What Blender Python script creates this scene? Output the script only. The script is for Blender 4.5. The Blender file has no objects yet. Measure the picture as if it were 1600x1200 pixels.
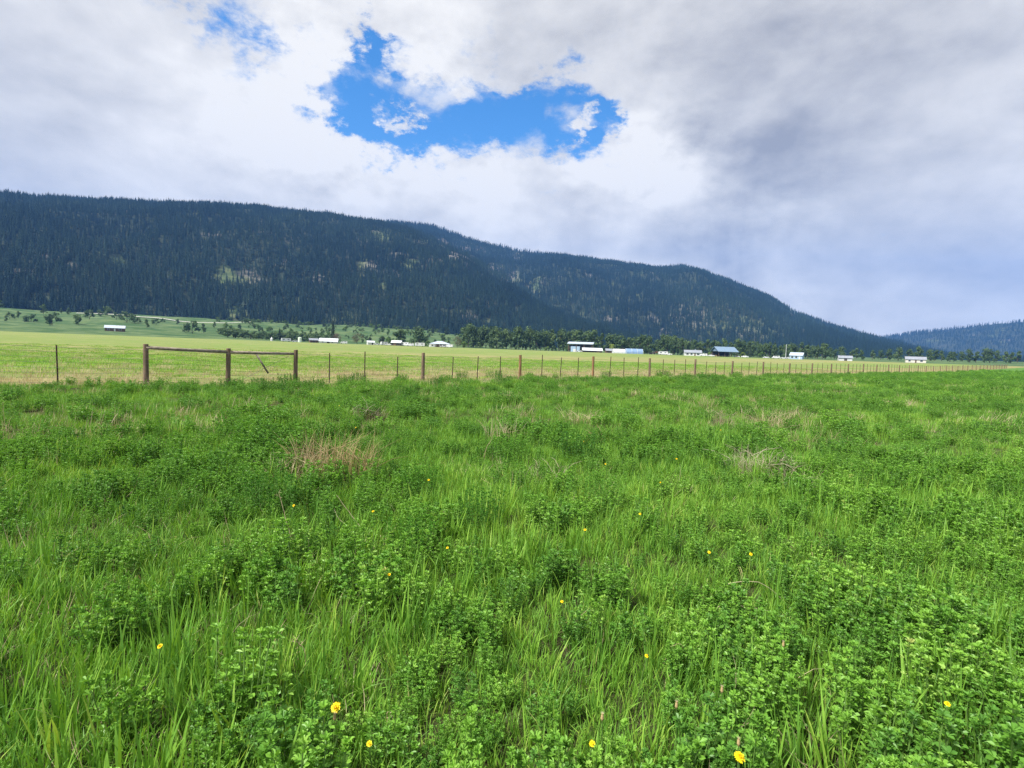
import bpy, math, random
import numpy as np
from mathutils import Matrix, Vector

random.seed(7)
RNG = np.random.default_rng(11)
R = math.radians
SC = bpy.context.scene
COL = SC.collection

# ------------------------------------------------------------------ camera
F = 840.0                      # focal length in pixels of a 1600 x 1200 picture
CAMZ = 1.55
PITCH, ROLL = 3.45, 1.97
cam_d = bpy.data.cameras.new('camera')
cam = bpy.data.objects.new('camera', cam_d)
COL.objects.link(cam)
cam_d.sensor_width = 36.0
cam_d.lens = 36.0 * F / 1600.0
cam_d.clip_start = 0.05
cam_d.clip_end = 30000.0
ROT = Matrix.Rotation(R(90 - PITCH), 3, 'X') @ Matrix.Rotation(R(ROLL), 3, 'Z')
cam.matrix_world = Matrix.Translation((0, 0, CAMZ)) @ ROT.to_4x4()
SC.camera = cam

# ------------------------------------------------------------------ sky, sun, exposure
SUN_EL, SUN_AZ = 52.0, -125.0     # azimuth from +Y towards +X
world = bpy.data.worlds.new('World')
SC.world = world
world.use_nodes = True
sun_d = bpy.data.lights.new('sun', 'SUN')
sun_d.energy = 5.0
sun_d.angle = R(9)
sun_d.color = (1.0, 0.96, 0.88)
sun = bpy.data.objects.new('sun', sun_d)
COL.objects.link(sun)
sd = Vector((math.sin(R(SUN_AZ)) * math.cos(R(SUN_EL)), math.cos(R(SUN_AZ)) * math.cos(R(SUN_EL)), math.sin(R(SUN_EL))))
sun.rotation_euler = sd.to_track_quat('Z', 'Y').to_euler()
SC.view_settings.view_transform = 'Standard'
SC.view_settings.look = 'None'
SC.view_settings.exposure = 0.85
SC.view_settings.gamma = 1.0
SC.view_settings.use_curve_mapping = False
cy = SC.cycles
cy.max_bounces = 6
cy.diffuse_bounces = 3
cy.glossy_bounces = 2
cy.transmission_bounces = 4
cy.volume_bounces = 0
cy.transparent_max_bounces = 8
cy.caustics_reflective = False
cy.caustics_refractive = False
cy.use_denoising = True
cy.denoiser = 'OPENIMAGEDENOISE'
cy.denoising_prefilter = 'NONE'
cy.sample_clamp_indirect = 4.0


def pix_dir(px, py):
    """direction of a point of the photograph (1600 x 1200 pixels)"""
    v = ROT @ Vector(((px - 800.0) / F, -(py - 600.0) / F, -1.0))
    return v.normalized()


class NT:
    """small helper for node trees"""
    def __init__(self, tree):
        self.t = tree
        self.t.nodes.clear()

    def n(self, typ, **kw):
        nd = self.t.nodes.new(typ)
        for k, v in kw.items():
            setattr(nd, k, v)
        return nd

    def put(self, sock, val):
        if isinstance(val, bpy.types.NodeSocket):
            self.t.links.new(val, sock)
        elif val is not None:
            sock.default_value = val

    def math(self, op, a, b=None, c=None, clamp=False):
        nd = self.n('ShaderNodeMath', operation=op, use_clamp=clamp)
        for s, v in zip(nd.inputs, (a, b, c)):
            self.put(s, v)
        return nd.outputs[0]

    def vmath(self, op, a, b=None, out=0):
        nd = self.n('ShaderNodeVectorMath', operation=op)
        self.put(nd.inputs[0], a)
        if b is not None:
            self.put(nd.inputs[1], b)
        return nd.outputs[out]

    def noise(self, vec, scale, detail=4, rough=0.5, dist=0.0, dim='3D'):
        nd = self.n('ShaderNodeTexNoise', noise_dimensions=dim)
        if vec is not None:
            self.put(nd.inputs['Vector'], vec)
        nd.inputs['Scale'].default_value = scale
        nd.inputs['Detail'].default_value = detail
        nd.inputs['Roughness'].default_value = rough
        nd.inputs['Distortion'].default_value = dist
        return nd.outputs[0]

    def ramp(self, fac, lo, hi, smooth=True):
        nd = self.n('ShaderNodeMapRange', interpolation_type='SMOOTHSTEP' if smooth else 'LINEAR')
        self.put(nd.inputs[0], fac)
        nd.inputs[1].default_value = lo
        nd.inputs[2].default_value = hi
        nd.inputs[3].default_value = 0.0
        nd.inputs[4].default_value = 1.0
        return nd.outputs[0]

    def mix(self, fac, a, b, blend='MIX'):
        nd = self.n('ShaderNodeMix', data_type='RGBA', blend_type=blend)
        self.put(nd.inputs[0], fac)
        for s, v in ((nd.inputs[6], a), (nd.inputs[7], b)):
            if isinstance(v, tuple) and len(v) == 3:
                v = v + (1.0,)
            self.put(s, v)
        return nd.outputs[2]


def build_world():
    T = NT(world.node_tree)
    d = T.n('ShaderNodeTexCoord').outputs['Generated']
    sky = T.n('ShaderNodeTexSky', sky_type='NISHITA')
    sky.sun_disc = False
    sky.sun_elevation = R(SUN_EL)
    sky.sun_rotation = R(SUN_AZ)
    sky.altitude = 400
    sky.air_density = 1.0
    sky.dust_density = 0.3
    sky.ozone_density = 3.0
    hs = T.n('ShaderNodeHueSaturation')
    hs.inputs['Saturation'].default_value = 1.33
    hs.inputs['Value'].default_value = 2.2
    T.put(hs.inputs['Color'], sky.outputs[0])
    # cloud puffs live in direction space, a little flattened towards the horizon
    mq = T.n('ShaderNodeMapping'); T.put(mq.inputs['Vector'], d)
    mq.inputs['Scale'].default_value = (1.0, 1.0, 1.7)
    q = mq.outputs[0]
    n_edge = T.noise(q, 9.0, 12, 0.60, 0.1)
    n_big = T.noise(q, 2.2, 4, 0.5, 0.2)
    n_mid = T.noise(q, 5.2, 10, 0.56, 0.15)
    # the same puffs a little nearer the light: the difference lights one side of each
    n_mid2 = T.noise(T.vmath('ADD', q, (-0.012, 0.0, 0.045)), 5.2, 10, 0.56, 0.15)
    relief = T.math('SUBTRACT', n_mid2, n_mid)
    wn = T.n('ShaderNodeTexNoise'); T.put(wn.inputs['Vector'], q)
    wn.inputs['Scale'].default_value = 11.0; wn.inputs['Detail'].default_value = 10; wn.inputs['Roughness'].default_value = 0.66
    dv = T.vmath('NORMALIZE', T.vmath('ADD', d, T.vmath('MULTIPLY', T.vmath('SUBTRACT', wn.outputs['Color'], (0.5, 0.5, 0.5)), (0.24, 0.24, 0.18))))
    # slanting fall streaks under the rain cloud
    mp = T.n('ShaderNodeMapping'); T.put(mp.inputs['Vector'], d)
    mp.inputs['Rotation'].default_value = (0, R(20), 0)
    mp.inputs['Scale'].default_value = (9.0, 9.0, 1.6)
    n_puf = T.noise(q, 13.0, 9, 0.55, 0.1)
    n_puf2 = T.noise(T.vmath('ADD', q, (-0.006, 0.0, 0.022)), 13.0, 9, 0.55, 0.1)
    puff = T.math('SUBTRACT', n_puf2, n_puf)
    streak = T.noise(mp.outputs[0], 1.0, 6, 0.55, 0.2)

    def blobs(lst, soft=0.9, d=d):
        acc = None
        for px, py, r, w in lst:
            c = pix_dir(px, py)
            k = 2.0 / (r / F) ** 2 * soft
            dot = T.vmath('DOT_PRODUCT', d, tuple(c), out=1)
            e = T.math('EXPONENT', T.math('MULTIPLY', T.math('SUBTRACT', dot, 1.0), k))
            acc = T.math('MULTIPLY', e, w) if acc is None else T.math('MULTIPLY_ADD', e, w, acc)
        return acc

    hole = blobs([(562, 150, 34, .8), (590, 182, 42, .8), (640, 172, 44, .8), (645, 205, 28, .6), (695, 192, 42, .9),
                  (745, 185, 42, .9), (800, 184, 40, .9), (850, 175, 42, .9), (895, 172, 40, .9), (935, 182, 30, .6), (945, 203, 20, .5),
                  (552, 112, 28, .65), (572, 72, 26, .7), (585, 40, 16, .5), (500, 128, 20, .5), (362, 15, 44, 1.0), (552, 190, 20, .4), (618, 232, 18, .45), (690, 220, 18, .3)], 0.75, dv)
    hole = T.math('MINIMUM', hole, 1.3)
    wisps = blobs([(625, 192, 17, 1.0), (715, 155, 22, .5), (790, 142, 22, .5), (905, 197, 11, .8), (918, 178, 11, .6), (600, 160, 10, .5), (560, 250, 20, .4)], 0.9, dv)
    n_fine = T.noise(q, 26.0, 9, 0.62, 0.2)
    f = T.math('MULTIPLY_ADD', T.math('SUBTRACT', n_edge, 0.5), 1.6, hole)
    f = T.math('MULTIPLY_ADD', T.math('SUBTRACT', n_fine, 0.5), 1.0, f)
    f = T.math('SUBTRACT', f, wisps)
    blue = T.ramp(f, 0.26, 1.02)
    blue = T.math('MULTIPLY', blue, T.math('SUBTRACT', 1.0, T.math('MULTIPLY', T.ramp(n_edge, 0.50, 0.30), 0.75)))
    grey = blobs([(1190, 190, 110, .42), (1060, 110, 130, .20), (1240, 60, 130, .22), (900, 335, 75, .22), (960, 30, 140, .18), (1340, 170, 150, .30), (1080, 200, 22, .35), (1100, 225, 22, .3),
                  (1050, 370, 80, .18), (1180, 400, 90, .2), (520, 290, 50, .2), (640, 320, 60, .22), (430, 260, 60, .14), (250, 220, 160, .2), (1450, 330, 160, .25), (600, 15, 60, .1)])
    white = blobs([(560, 258, 60, .4), (660, 262, 50, .45), (760, 240, 50, .5), (900, 238, 50, .55), (980, 250, 60, .65), (1030, 270, 60, .5),
                   (1100, 250, 50, .35), (440, 190, 90, .45), (470, 260, 70, .2), (760, 330, 60, .2), (1100, 330, 40, .15), (1235, 470, 40, .4), (500, 40, 70, .25), (640, 80, 60, .3), (720, 120, 60, .3), (1020, 175, 40, .2), (1220, 325, 50, .25)])
    rain = blobs([(900, 320, 110, 1.0), (1080, 350, 110, 1.0), (1220, 360, 120, 1.0)])
    g = T.math('SUBTRACT', grey, white)
    g = T.math('MULTIPLY_ADD', T.math('SUBTRACT', n_mid, 0.5), 1.7, g)
    g = T.math('MULTIPLY_ADD', T.math('SUBTRACT', n_big, 0.5), 1.0, g)
    g = T.math('MULTIPLY_ADD', relief, 2.1, g)
    g = T.math('MULTIPLY_ADD', T.math('MULTIPLY', puff, T.math('ADD', 0.3, T.math('MULTIPLY', white, 1.3))), 1.5, g)
    g = T.math('MULTIPLY_ADD', T.math('MULTIPLY', T.math('SUBTRACT', streak, 0.5), rain), 0.9, g)
    g = T.ramp(g, -0.32, 1.05, smooth=False)
    cloud = T.mix(g, (10.6, 10.3, 9.7), (3.95, 3.92, 4.05))
    col = T.mix(blue, cloud, hs.outputs[0])
    bg = T.n('ShaderNodeBackground')
    T.put(bg.inputs['Color'], col)
    bg.inputs['Strength'].default_value = 0.057
    out = T.n('ShaderNodeOutputWorld')
    T.t.links.new(bg.outputs[0], out.inputs['Surface'])
    world.cycles.sampling_method = 'MANUAL'
    world.cycles.sample_map_resolution = 512


build_world()

# ------------------------------------------------------------------ helpers: noise, ground height


def vnoise(x, y, seed=0):
    x = np.asarray(x, float); y = np.asarray(y, float)
    xi = np.floor(x).astype(np.int64); yi = np.floor(y).astype(np.int64)
    xf = x - xi; yf = y - yi
    u = xf * xf * (3 - 2 * xf); v = yf * yf * (3 - 2 * yf)

    def h(a, b):
        n = (a * 374761393 + b * 668265263 + seed * 1442695041) & 0x7fffffff
        n = ((n ^ (n >> 13)) * 1274126177) & 0x7fffffff
        return ((n ^ (n >> 16)) & 0xffff) / 65535.0
    return (h(xi, yi) * (1 - u) + h(xi + 1, yi) * u) * (1 - v) + (h(xi, yi + 1) * (1 - u) + h(xi + 1, yi + 1) * u) * v


def fbm(x, y, seed=0, oct=4):
    s = 0.0; a = 0.5; t = 0.0
    for i in range(oct):
        s = s + a * vnoise(x * 2 ** i, y * 2 ** i, seed + i * 17); t += a; a *= 0.5
    return s / t


def sstep(a, b, x):
    t = np.clip((np.asarray(x, float) - a) / (b - a), 0, 1)
    return t * t * (3 - 2 * t)


FS, FC = 1.0976, -31.85          # the fence runs along x = FS*y + FC


def beyond(x, y):
    """metres beyond the fence line (negative on the camera's side)"""
    return -(np.asarray(x) - FS * np.asarray(y) - FC) / math.hypot(1, FS)


def gz(x, y):
    x = np.asarray(x, float); y = np.asarray(y, float)
    r = np.hypot(x, y)
    front = sstep(-0.3, 0.6, y / np.maximum(r, 1e-6))
    z = (fbm(x * 0.8, y * 0.8, 3, 3) - 0.5) * 0.16 * (1 - sstep(60, 130, r))
    z = z + (fbm(x * 0.05, y * 0.05, 5, 2) - 0.5) * 0.35 * sstep(8, 25, r) * (1 - sstep(120, 200, r))
    z = z + 3.0 * sstep(50, 420, r) * front
    az = np.arctan2(x, np.maximum(y, 1e-3))
    left = 1 - sstep(R(-12), R(4), az)
    z = z + front * sstep(430, 1000, r) * (8 + 24 * left) + front * left * (fbm(x / 70, y / 70, 9, 3) - 0.5) * 9 * sstep(440, 560, r) * (1 - sstep(1000, 1300, r))
    return z


def gz1(x, y):
    return float(gz(np.array([x]), np.array([y]))[0])


def on_ground(px, dist):
    """ground point at a distance (m along the view axis) in the direction of an image column"""
    d = pix_dir(px, 545 + (px - 800) * 0.0345)
    x = d.x / d.y * dist
    return x, dist, gz1(x, dist)


def hit_ground(px, py, up=0.0):
    d = pix_dir(px, py)
    t = 1.0
    for _ in range(60):
        x, y, z = d.x * t, d.y * t, CAMZ + d.z * t
        e = z - (gz1(x, y) + up)
        t += e / max(-d.z, 1e-3) * 0.8
    return d.x * t, d.y * t, gz1(d.x * t, d.y * t)


# ------------------------------------------------------------------ helpers: meshes and objects
class MB:
    """collects vertices and faces, then links them as one mesh object"""
    def __init__(self):
        self.v = []; self.f = []; self.a = []

    def add(self, vs, fs, att=0.0):
        o = len(self.v)
        self.v.extend(tuple(map(float, q)) for q in vs)
        self.f.extend(tuple(i + o for i in q) for q in fs)
        self.a.extend([att] * len(vs))

    def box(self, x0, x1, y0, y1, z0, z1, att=0.0):
        vs = [(x, y, z) for z in (z0, z1) for y in (y0, y1) for x in (x0, x1)]
        self.add(vs, [(0, 2, 3, 1), (4, 5, 7, 6), (0, 1, 5, 4), (1, 3, 7, 5), (3, 2, 6, 7), (2, 0, 4, 6)], att)

    def tube(self, pts, rads, n=6, att=0.0, cap=True):
        pts = [Vector(p) for p in pts]
        vs = []; fs = []
        for i, p in enumerate(pts):
            t = (pts[min(i + 1, len(pts) - 1)] - pts[max(i - 1, 0)])
            if t.length < 1e-9:
                t = Vector((0, 0, 1))
            t.normalize()
            a = Vector((1, 0, 0)) if abs(t.x) < 0.8 else Vector((0, 1, 0))
            e1 = t.cross(a).normalized(); e2 = t.cross(e1)
            r = rads[i] if hasattr(rads, '__len__') else rads
            for k in range(n):
                an = 2 * math.pi * k / n
                vs.append(p + e1 * (r * math.cos(an)) + e2 * (r * math.sin(an)))
        for i in range(len(pts) - 1):
            for k in range(n):
                k2 = (k + 1) % n
                fs.append((i * n + k, i * n + k2, (i + 1) * n + k2, (i + 1) * n + k))
        if cap:
            fs.append(tuple(range(n - 1, -1, -1)))
            fs.append(tuple(range((len(pts) - 1) * n, len(pts) * n)))
        self.add(vs, fs, att)

    def mesh(self, name, mat, smooth=False):
        me = bpy.data.meshes.new(name)
        me.from_pydata(self.v, [], self.f)
        if any(self.a):
            at = me.attributes.new('var', 'FLOAT', 'POINT')
            at.data.foreach_set('value', self.a)
        for m in (mat if isinstance(mat, (list, tuple)) else [mat]):
            me.materials.append(m)
        if smooth:
            me.polygons.foreach_set('use_smooth', [True] * len(me.polygons))
        me.update()
        return me

    def build(self, name, mat, parent=None, smooth=False):
        return link(name, self.mesh(name, mat, smooth), parent)


def link(name, data, parent=None):
    o = bpy.data.objects.new(name, data)
    COL.objects.link(o)
    if parent is not None:
        o.parent = parent
    return o


def tag(o, label=None, cat=None, group=None, kind=None):
    for k, v in (('label', label), ('category', cat), ('group', group), ('kind', kind)):
        if v:
            o[k] = v
    return o


def thing(name, label, cat, loc, rz=0.0, group=None):
    o = link(name, None)
    o.location = loc
    o.rotation_euler = (0, 0, rz)
    return tag(o, label, cat, group)


def copy_thing(root, loc, rz, scale=1.0, label=None, group=None):
    r = root.copy(); COL.objects.link(r)
    r.location = loc; r.rotation_euler = (0, 0, rz)
    r.scale = (scale,) * 3 if not hasattr(scale, '__len__') else scale
    if label: r['label'] = label
    if group: r['group'] = group
    for ch in list(root.children):
        c = ch.copy(); COL.objects.link(c); c.parent = r
        for g in list(ch.children):
            q = g.copy(); COL.objects.link(q); q.parent = c
    return r


# ------------------------------------------------------------------ materials
def new_mat(name):
    m = bpy.data.materials.new(name)
    m.use_nodes = True
    return m, NT(m.node_tree)


def finish(T, shader):
    out = T.n('ShaderNodeOutputMaterial')
    T.t.links.new(shader, out.inputs['Surface'])


def plain(name, col, rough=0.7, var=0.25, scale=3.0, metal=0.0, bump=0.0, spec=0.3, stretch=None):
    m, T = new_mat(name)
    co = T.n('ShaderNodeTexCoord').outputs['Object']
    if stretch:
        mp = T.n('ShaderNodeMapping'); T.put(mp.inputs['Vector'], co)
        mp.inputs['Scale'].default_value = stretch
        co = mp.outputs[0]
    nz = T.noise(co, scale, 6, 0.6)
    dark = tuple(c * (1 - var) for c in col); lite = tuple(min(1, c * (1 + var)) for c in col)
    c = T.mix(T.ramp(nz, 0.3, 0.7), dark, lite)
    b = T.n('ShaderNodeBsdfPrincipled')
    T.put(b.inputs['Base Color'], c)
    b.inputs['Roughness'].default_value = rough
    b.inputs['Metallic'].default_value = metal
    b.inputs['Specular IOR Level'].default_value = spec
    if bump:
        bp = T.n('ShaderNodeBump'); bp.inputs['Strength'].default_value = bump
        bp.inputs['Distance'].default_value = 0.02
        T.put(bp.inputs['Height'], nz)
        T.t.links.new(bp.outputs[0], b.inputs['Normal'])
    finish(T, b.outputs[0])
    return m


def leafy(name, cols, trans=0.35, rough=0.5, spec=0.25, tw=0.55, inst=True, patch=None):
    """leaf material: colour picked by a per-piece value and a per-plant value, light passes through"""
    m, T = new_mat(name)
    va = T.n('ShaderNodeAttribute', attribute_name='var').outputs['Fac']
    if inst:
        ti = T.n('ShaderNodeAttribute', attribute_name='tint', attribute_type='INSTANCER').outputs['Fac']
    else:
        ti = T.n('ShaderNodeObjectInfo').outputs['Random']
    fac = T.math('ADD', T.math('MULTIPLY', ti, tw), T.math('MULTIPLY', va, 1 - tw))
    cr = T.n('ShaderNodeValToRGB')
    T.put(cr.inputs[0], fac)
    el = cr.color_ramp.elements
    while len(el) < len(cols):
        el.new(0.5)
    for i, (pos, c) in enumerate(cols):
        el[i].position = pos; el[i].color = c + (1.0,)
    c = cr.outputs[0]
    b = T.n('ShaderNodeBsdfPrincipled')
    T.put(b.inputs['Base Color'], c)
    b.inputs['Roughness'].default_value = rough
    b.inputs['Specular IOR Level'].default_value = spec
    tr = T.n('ShaderNodeBsdfTranslucent')
    T.put(tr.inputs['Color'], T.mix(1.0, c, (1.15, 1.1, 0.6), 'MULTIPLY'))
    mx = T.n('ShaderNodeMixShader')
    mx.inputs[0].default_value = trans
    T.t.links.new(b.outputs[0], mx.inputs[1])
    T.t.links.new(tr.outputs[0], mx.inputs[2])
    finish(T, mx.outputs[0])
    return m


M = {}
GR = [(0.0, (0.070, 0.188, 0.037)), (0.35, (0.132, 0.302, 0.040)), (0.65, (0.215, 0.410, 0.049)), (0.9, (0.36, 0.50, 0.09)), (1.0, (0.55, 0.50, 0.25))]
AL = [(0.0, (0.066, 0.182, 0.036)), (0.4, (0.132, 0.310, 0.042)), (0.75, (0.220, 0.430, 0.056)), (0.94, (0.33, 0.52, 0.11)), (1.0, (0.50, 0.50, 0.18))]
DR = [(0.0, (0.28, 0.215, 0.12)), (0.5, (0.46, 0.385, 0.24)), (1.0, (0.64, 0.57, 0.40))]
M['grass'] = leafy('grass_blade', GR)
M['alfalfa'] = leafy('alfalfa_leaf', AL, trans=0.3, spec=0.35, rough=0.45)
M['alfalfa1'] = leafy('alfalfa_leaf_single', AL, trans=0.3, spec=0.35, rough=0.45, inst=False)
M['alfalfa_dark'] = leafy('alfalfa_leaf_dark', [(0.0, (0.055, 0.165, 0.028)), (0.6, (0.10, 0.27, 0.034)), (1.0, (0.18, 0.38, 0.05))], trans=0.25, inst=False)
M['dry'] = leafy('dry_straw', DR, trans=0.2, rough=0.8, spec=0.1)
M['dry1'] = leafy('dry_straw_single', DR, trans=0.2, rough=0.8, spec=0.1, inst=False)
M['dry_red'] = leafy('dry_straw_reddish', [(0.0, (0.25, 0.175, 0.09)), (0.5, (0.44, 0.33, 0.185)), (1.0, (0.62, 0.51, 0.32))], trans=0.2, rough=0.8, spec=0.1, inst=False)
M['dry_grey'] = leafy('dry_straw_greyish', [(0.0, (0.20, 0.16, 0.11)), (0.5, (0.38, 0.32, 0.23)), (1.0, (0.56, 0.50, 0.39))], trans=0.2, rough=0.8, spec=0.1, inst=False)
M['stem'] = plain('green_stem', (0.09, 0.17, 0.035), 0.6, 0.3, 20)
M['petal'] = plain('yellow_petal', (0.90, 0.66, 0.008), 0.6, 0.12, 60)
M['petal_in'] = plain('orange_yellow_florets', (0.88, 0.54, 0.008), 0.6, 0.15, 90)
M['seedbud'] = plain('closed_tan_bud', (0.34, 0.25, 0.12), 0.8, 0.3, 60)
M['post'] = plain('weathered_round_post', (0.155, 0.110, 0.074), 0.85, 0.45, 14, bump=0.5, stretch=(1, 1, 0.12))
M['post_orange'] = plain('newer_orange_post', (0.22, 0.125, 0.06), 0.85, 0.35, 14, bump=0.5, stretch=(1, 1, 0.12))
M['rail'] = plain('grey_weathered_rail', (0.21, 0.18, 0.14), 0.85, 0.4, 12, bump=0.5, stretch=(0.12, 1, 1))
M['cut'] = plain('cut_post_end', (0.30, 0.24, 0.17), 0.9, 0.3, 20)
M['tpost'] = plain('rusty_steel_post', (0.085, 0.058, 0.042), 0.7, 0.4, 18, metal=0.2)
M['wire'] = plain('dull_galvanised_wire', (0.20, 0.19, 0.17), 0.6, 0.25, 8, metal=0.5)
M['white'] = plain('white_painted_siding', (0.60, 0.61, 0.61), 0.6, 0.06, 1.5)
M['cream'] = plain('cream_siding', (0.62, 0.58, 0.50), 0.7, 0.08, 1.5)
M['whitemetal'] = plain('white_sheet_metal_roof', (0.60, 0.64, 0.68), 0.45, 0.06, 1.2)
M['paleroof'] = plain('pale_grey_metal_roof', (0.40, 0.46, 0.54), 0.45, 0.1, 1.0)
M['greyroof'] = plain('grey_shingle_roof', (0.23, 0.25, 0.29), 0.8, 0.15, 1.0)
M['blueroof'] = plain('slate_blue_metal_roof', (0.15, 0.22, 0.31), 0.5, 0.1, 1.0)
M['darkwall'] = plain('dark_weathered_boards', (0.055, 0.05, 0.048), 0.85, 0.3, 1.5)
M['brownwall'] = plain('brown_boards', (0.13, 0.085, 0.06), 0.85, 0.3, 1.5)
M['bluewall'] = plain('pale_blue_siding', (0.30, 0.42, 0.56), 0.6, 0.1, 1.2)
M['bluetarp'] = plain('faded_blue_tarp', (0.17, 0.26, 0.41), 0.6, 0.12, 0.8)
M['whitetarp'] = plain('white_tarp', (0.50, 0.52, 0.53), 0.6, 0.12, 0.8)
M['glass'] = plain('dark_window_glass', (0.03, 0.04, 0.05), 0.15, 0.2, 1.0, spec=0.6)
M['tyre'] = plain('black_rubber', (0.02, 0.02, 0.022), 0.9, 0.2, 2.0)
M['vanpaint'] = plain('white_vehicle_paint', (0.62, 0.63, 0.65), 0.35, 0.04, 1.0)
M['darkpaint'] = plain('dark_machine_paint', (0.06, 0.05, 0.05), 0.5, 0.3, 1.0)
M['redpaint'] = plain('faded_red_paint', (0.30, 0.06, 0.04), 0.5, 0.2, 1.0)
M['tank'] = plain('pale_green_tank', (0.62, 0.72, 0.58), 0.5, 0.06, 0.8)
M['galv'] = plain('pale_steel_pole', (0.62, 0.64, 0.66), 0.5, 0.1, 2.0)
M['bark'] = plain('grey_brown_bark', (0.09, 0.075, 0.06), 0.9, 0.35, 1.2)
M['road'] = plain('pale_gravel_road', (0.50, 0.48, 0.44), 0.9, 0.12, 0.4)


def ground_mat():
    m, T = new_mat('meadow_soil_and_turf')
    P = T.n('ShaderNodeNewGeometry').outputs['Position']
    at = T.n('ShaderNodeAttribute', attribute_name='beyond').outputs['Fac']
    mp = T.n('ShaderNodeMapping'); T.put(mp.inputs['Vector'], P)
    mp.inputs['Rotation'].default_value = (0, 0, R(42))
    mp.inputs['Scale'].default_value = (0.25, 1.0, 1.0)
    n_str = T.noise(mp.outputs[0], 0.05, 6, 0.65)
    n_fine = T.noise(P, 0.7, 8, 0.7)
    n_big = T.noise(P, 0.012, 4, 0.55)
    # pasture bands beyond the fence
    s = T.math('ADD', at, T.math('MULTIPLY', T.math('SUBTRACT', n_str, 0.5), 70.0))
    cr = T.n('ShaderNodeValToRGB'); el = cr.color_ramp.elements
    T.put(cr.inputs[0], T.math('DIVIDE', s, 200.0))
    bands = [(0.0, (0.25, 0.20, 0.10)), (0.05, (0.25, 0.215, 0.10)), (0.085, (0.135, 0.21, 0.05)), (0.17, (0.15, 0.225, 0.055)),
             (0.25, (0.24, 0.225, 0.10)), (0.40, (0.24, 0.235, 0.10)), (0.52, (0.155, 0.215, 0.06)), (0.8, (0.16, 0.22, 0.065)), (1.0, (0.18, 0.225, 0.075))]
    while len(el) < len(bands):
        el.new(0.5)
    for i, (p_, c_) in enumerate(bands):
        el[i].position = p_; el[i].color = c_ + (1,)
    past = T.mix(T.math('MULTIPLY', T.ramp(n_fine, 0.35, 0.75), 0.8), cr.outputs[0], (0.26, 0.25, 0.11))
    n_pat = T.noise(P, 0.11, 9, 0.72)
    past = T.mix(T.math('MULTIPLY', T.ramp(n_pat, 0.50, 0.66), 0.7), past, (0.12, 0.24, 0.04))
    past = T.mix(T.math('MULTIPLY', T.ramp(n_pat, 0.48, 0.34), 0.5), past, (0.34, 0.31, 0.15))
    soil = T.mix(T.ramp(n_fine, 0.35, 0.65), (0.04, 0.038, 0.02), (0.075, 0.10, 0.03))
    far = T.n('ShaderNodeAttribute', attribute_name='bench').outputs['Fac']
    n_b = T.noise(P, 0.035, 8, 0.75)
    bench = T.mix(T.ramp(n_b, 0.38, 0.66), (0.04, 0.085, 0.032), (0.125, 0.17, 0.075))
    mr = T.n('ShaderNodeMapping'); T.put(mr.inputs['Vector'], P)
    mr.inputs['Rotation'].default_value = (0, 0, R(78))
    mr.inputs['Scale'].default_value = (0.012, 0.33, 1.0)
    rows = T.ramp(T.noise(mr.outputs[0], 1.0, 5, 0.65), 0.42, 0.62)
    past = T.mix(T.math('MULTIPLY', rows, 0.35), past, (0.10, 0.165, 0.04))
    turf = T.n('ShaderNodeAttribute', attribute_name='turf').outputs['Fac']
    soil = T.mix(turf, soil, T.mix(T.ramp(n_fine, 0.3, 0.7), (0.065, 0.145, 0.03), (0.105, 0.20, 0.045)))
    c = T.mix(T.ramp(at, -1.0, 1.0), soil, past)
    c = T.mix(far, c, bench)
    b = T.n('ShaderNodeBsdfPrincipled')
    T.put(b.inputs['Base Color'], c)
    b.inputs['Roughness'].default_value = 0.95
    b.inputs['Specular IOR Level'].default_value = 0.05
    bp = T.n('ShaderNodeBump'); bp.inputs['Strength'].default_value = 0.8; bp.inputs['Distance'].default_value = 0.12
    T.put(bp.inputs['Height'], T.noise(P, 6.0, 8, 0.7))
    T.t.links.new(bp.outputs[0], b.inputs['Normal'])
    finish(T, b.outputs[0])
    return m


def mountain_mat():
    m, T = new_mat('forest_floor_and_rock')
    P = T.n('ShaderNodeNewGeometry').outputs['Position']
    clr = T.n('ShaderNodeAttribute', attribute_name='clear').outputs['Fac']
    rock = T.n('ShaderNodeAttribute', attribute_name='rock').outputs['Fac']
    n1 = T.noise(P, 0.02, 8, 0.65)
    floor = T.mix(T.ramp(n1, 0.35, 0.7), (0.022, 0.032, 0.020), (0.045, 0.055, 0.032))
    lawn = T.mix(T.ramp(n1, 0.35, 0.65), (0.075, 0.115, 0.05), (0.16, 0.18, 0.085))
    stone = T.mix(T.ramp(T.noise(P, 0.06, 8, 0.7), 0.35, 0.65), (0.09, 0.085, 0.08), (0.23, 0.21, 0.195))
    c = T.mix(clr, floor, lawn)
    c = T.mix(T.math('MULTIPLY', rock, T.ramp(n1, 0.3, 0.5)), c, stone)
    b = T.n('ShaderNodeBsdfPrincipled')
    T.put(b.inputs['Base Color'], c)
    b.inputs['Roughness'].default_value = 0.95
    b.inputs['Specular IOR Level'].default_value = 0.05
    bp = T.n('ShaderNodeBump'); bp.inputs['Strength'].default_value = 1.0; bp.inputs['Distance'].default_value = 8.0
    T.put(bp.inputs['Height'], T.noise(P, 0.03, 8, 0.7))
    T.t.links.new(bp.outputs[0], b.inputs['Normal'])
    finish(T, b.outputs[0])
    return m


M['ground'] = ground_mat()
M['mountain'] = mountain_mat()


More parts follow.
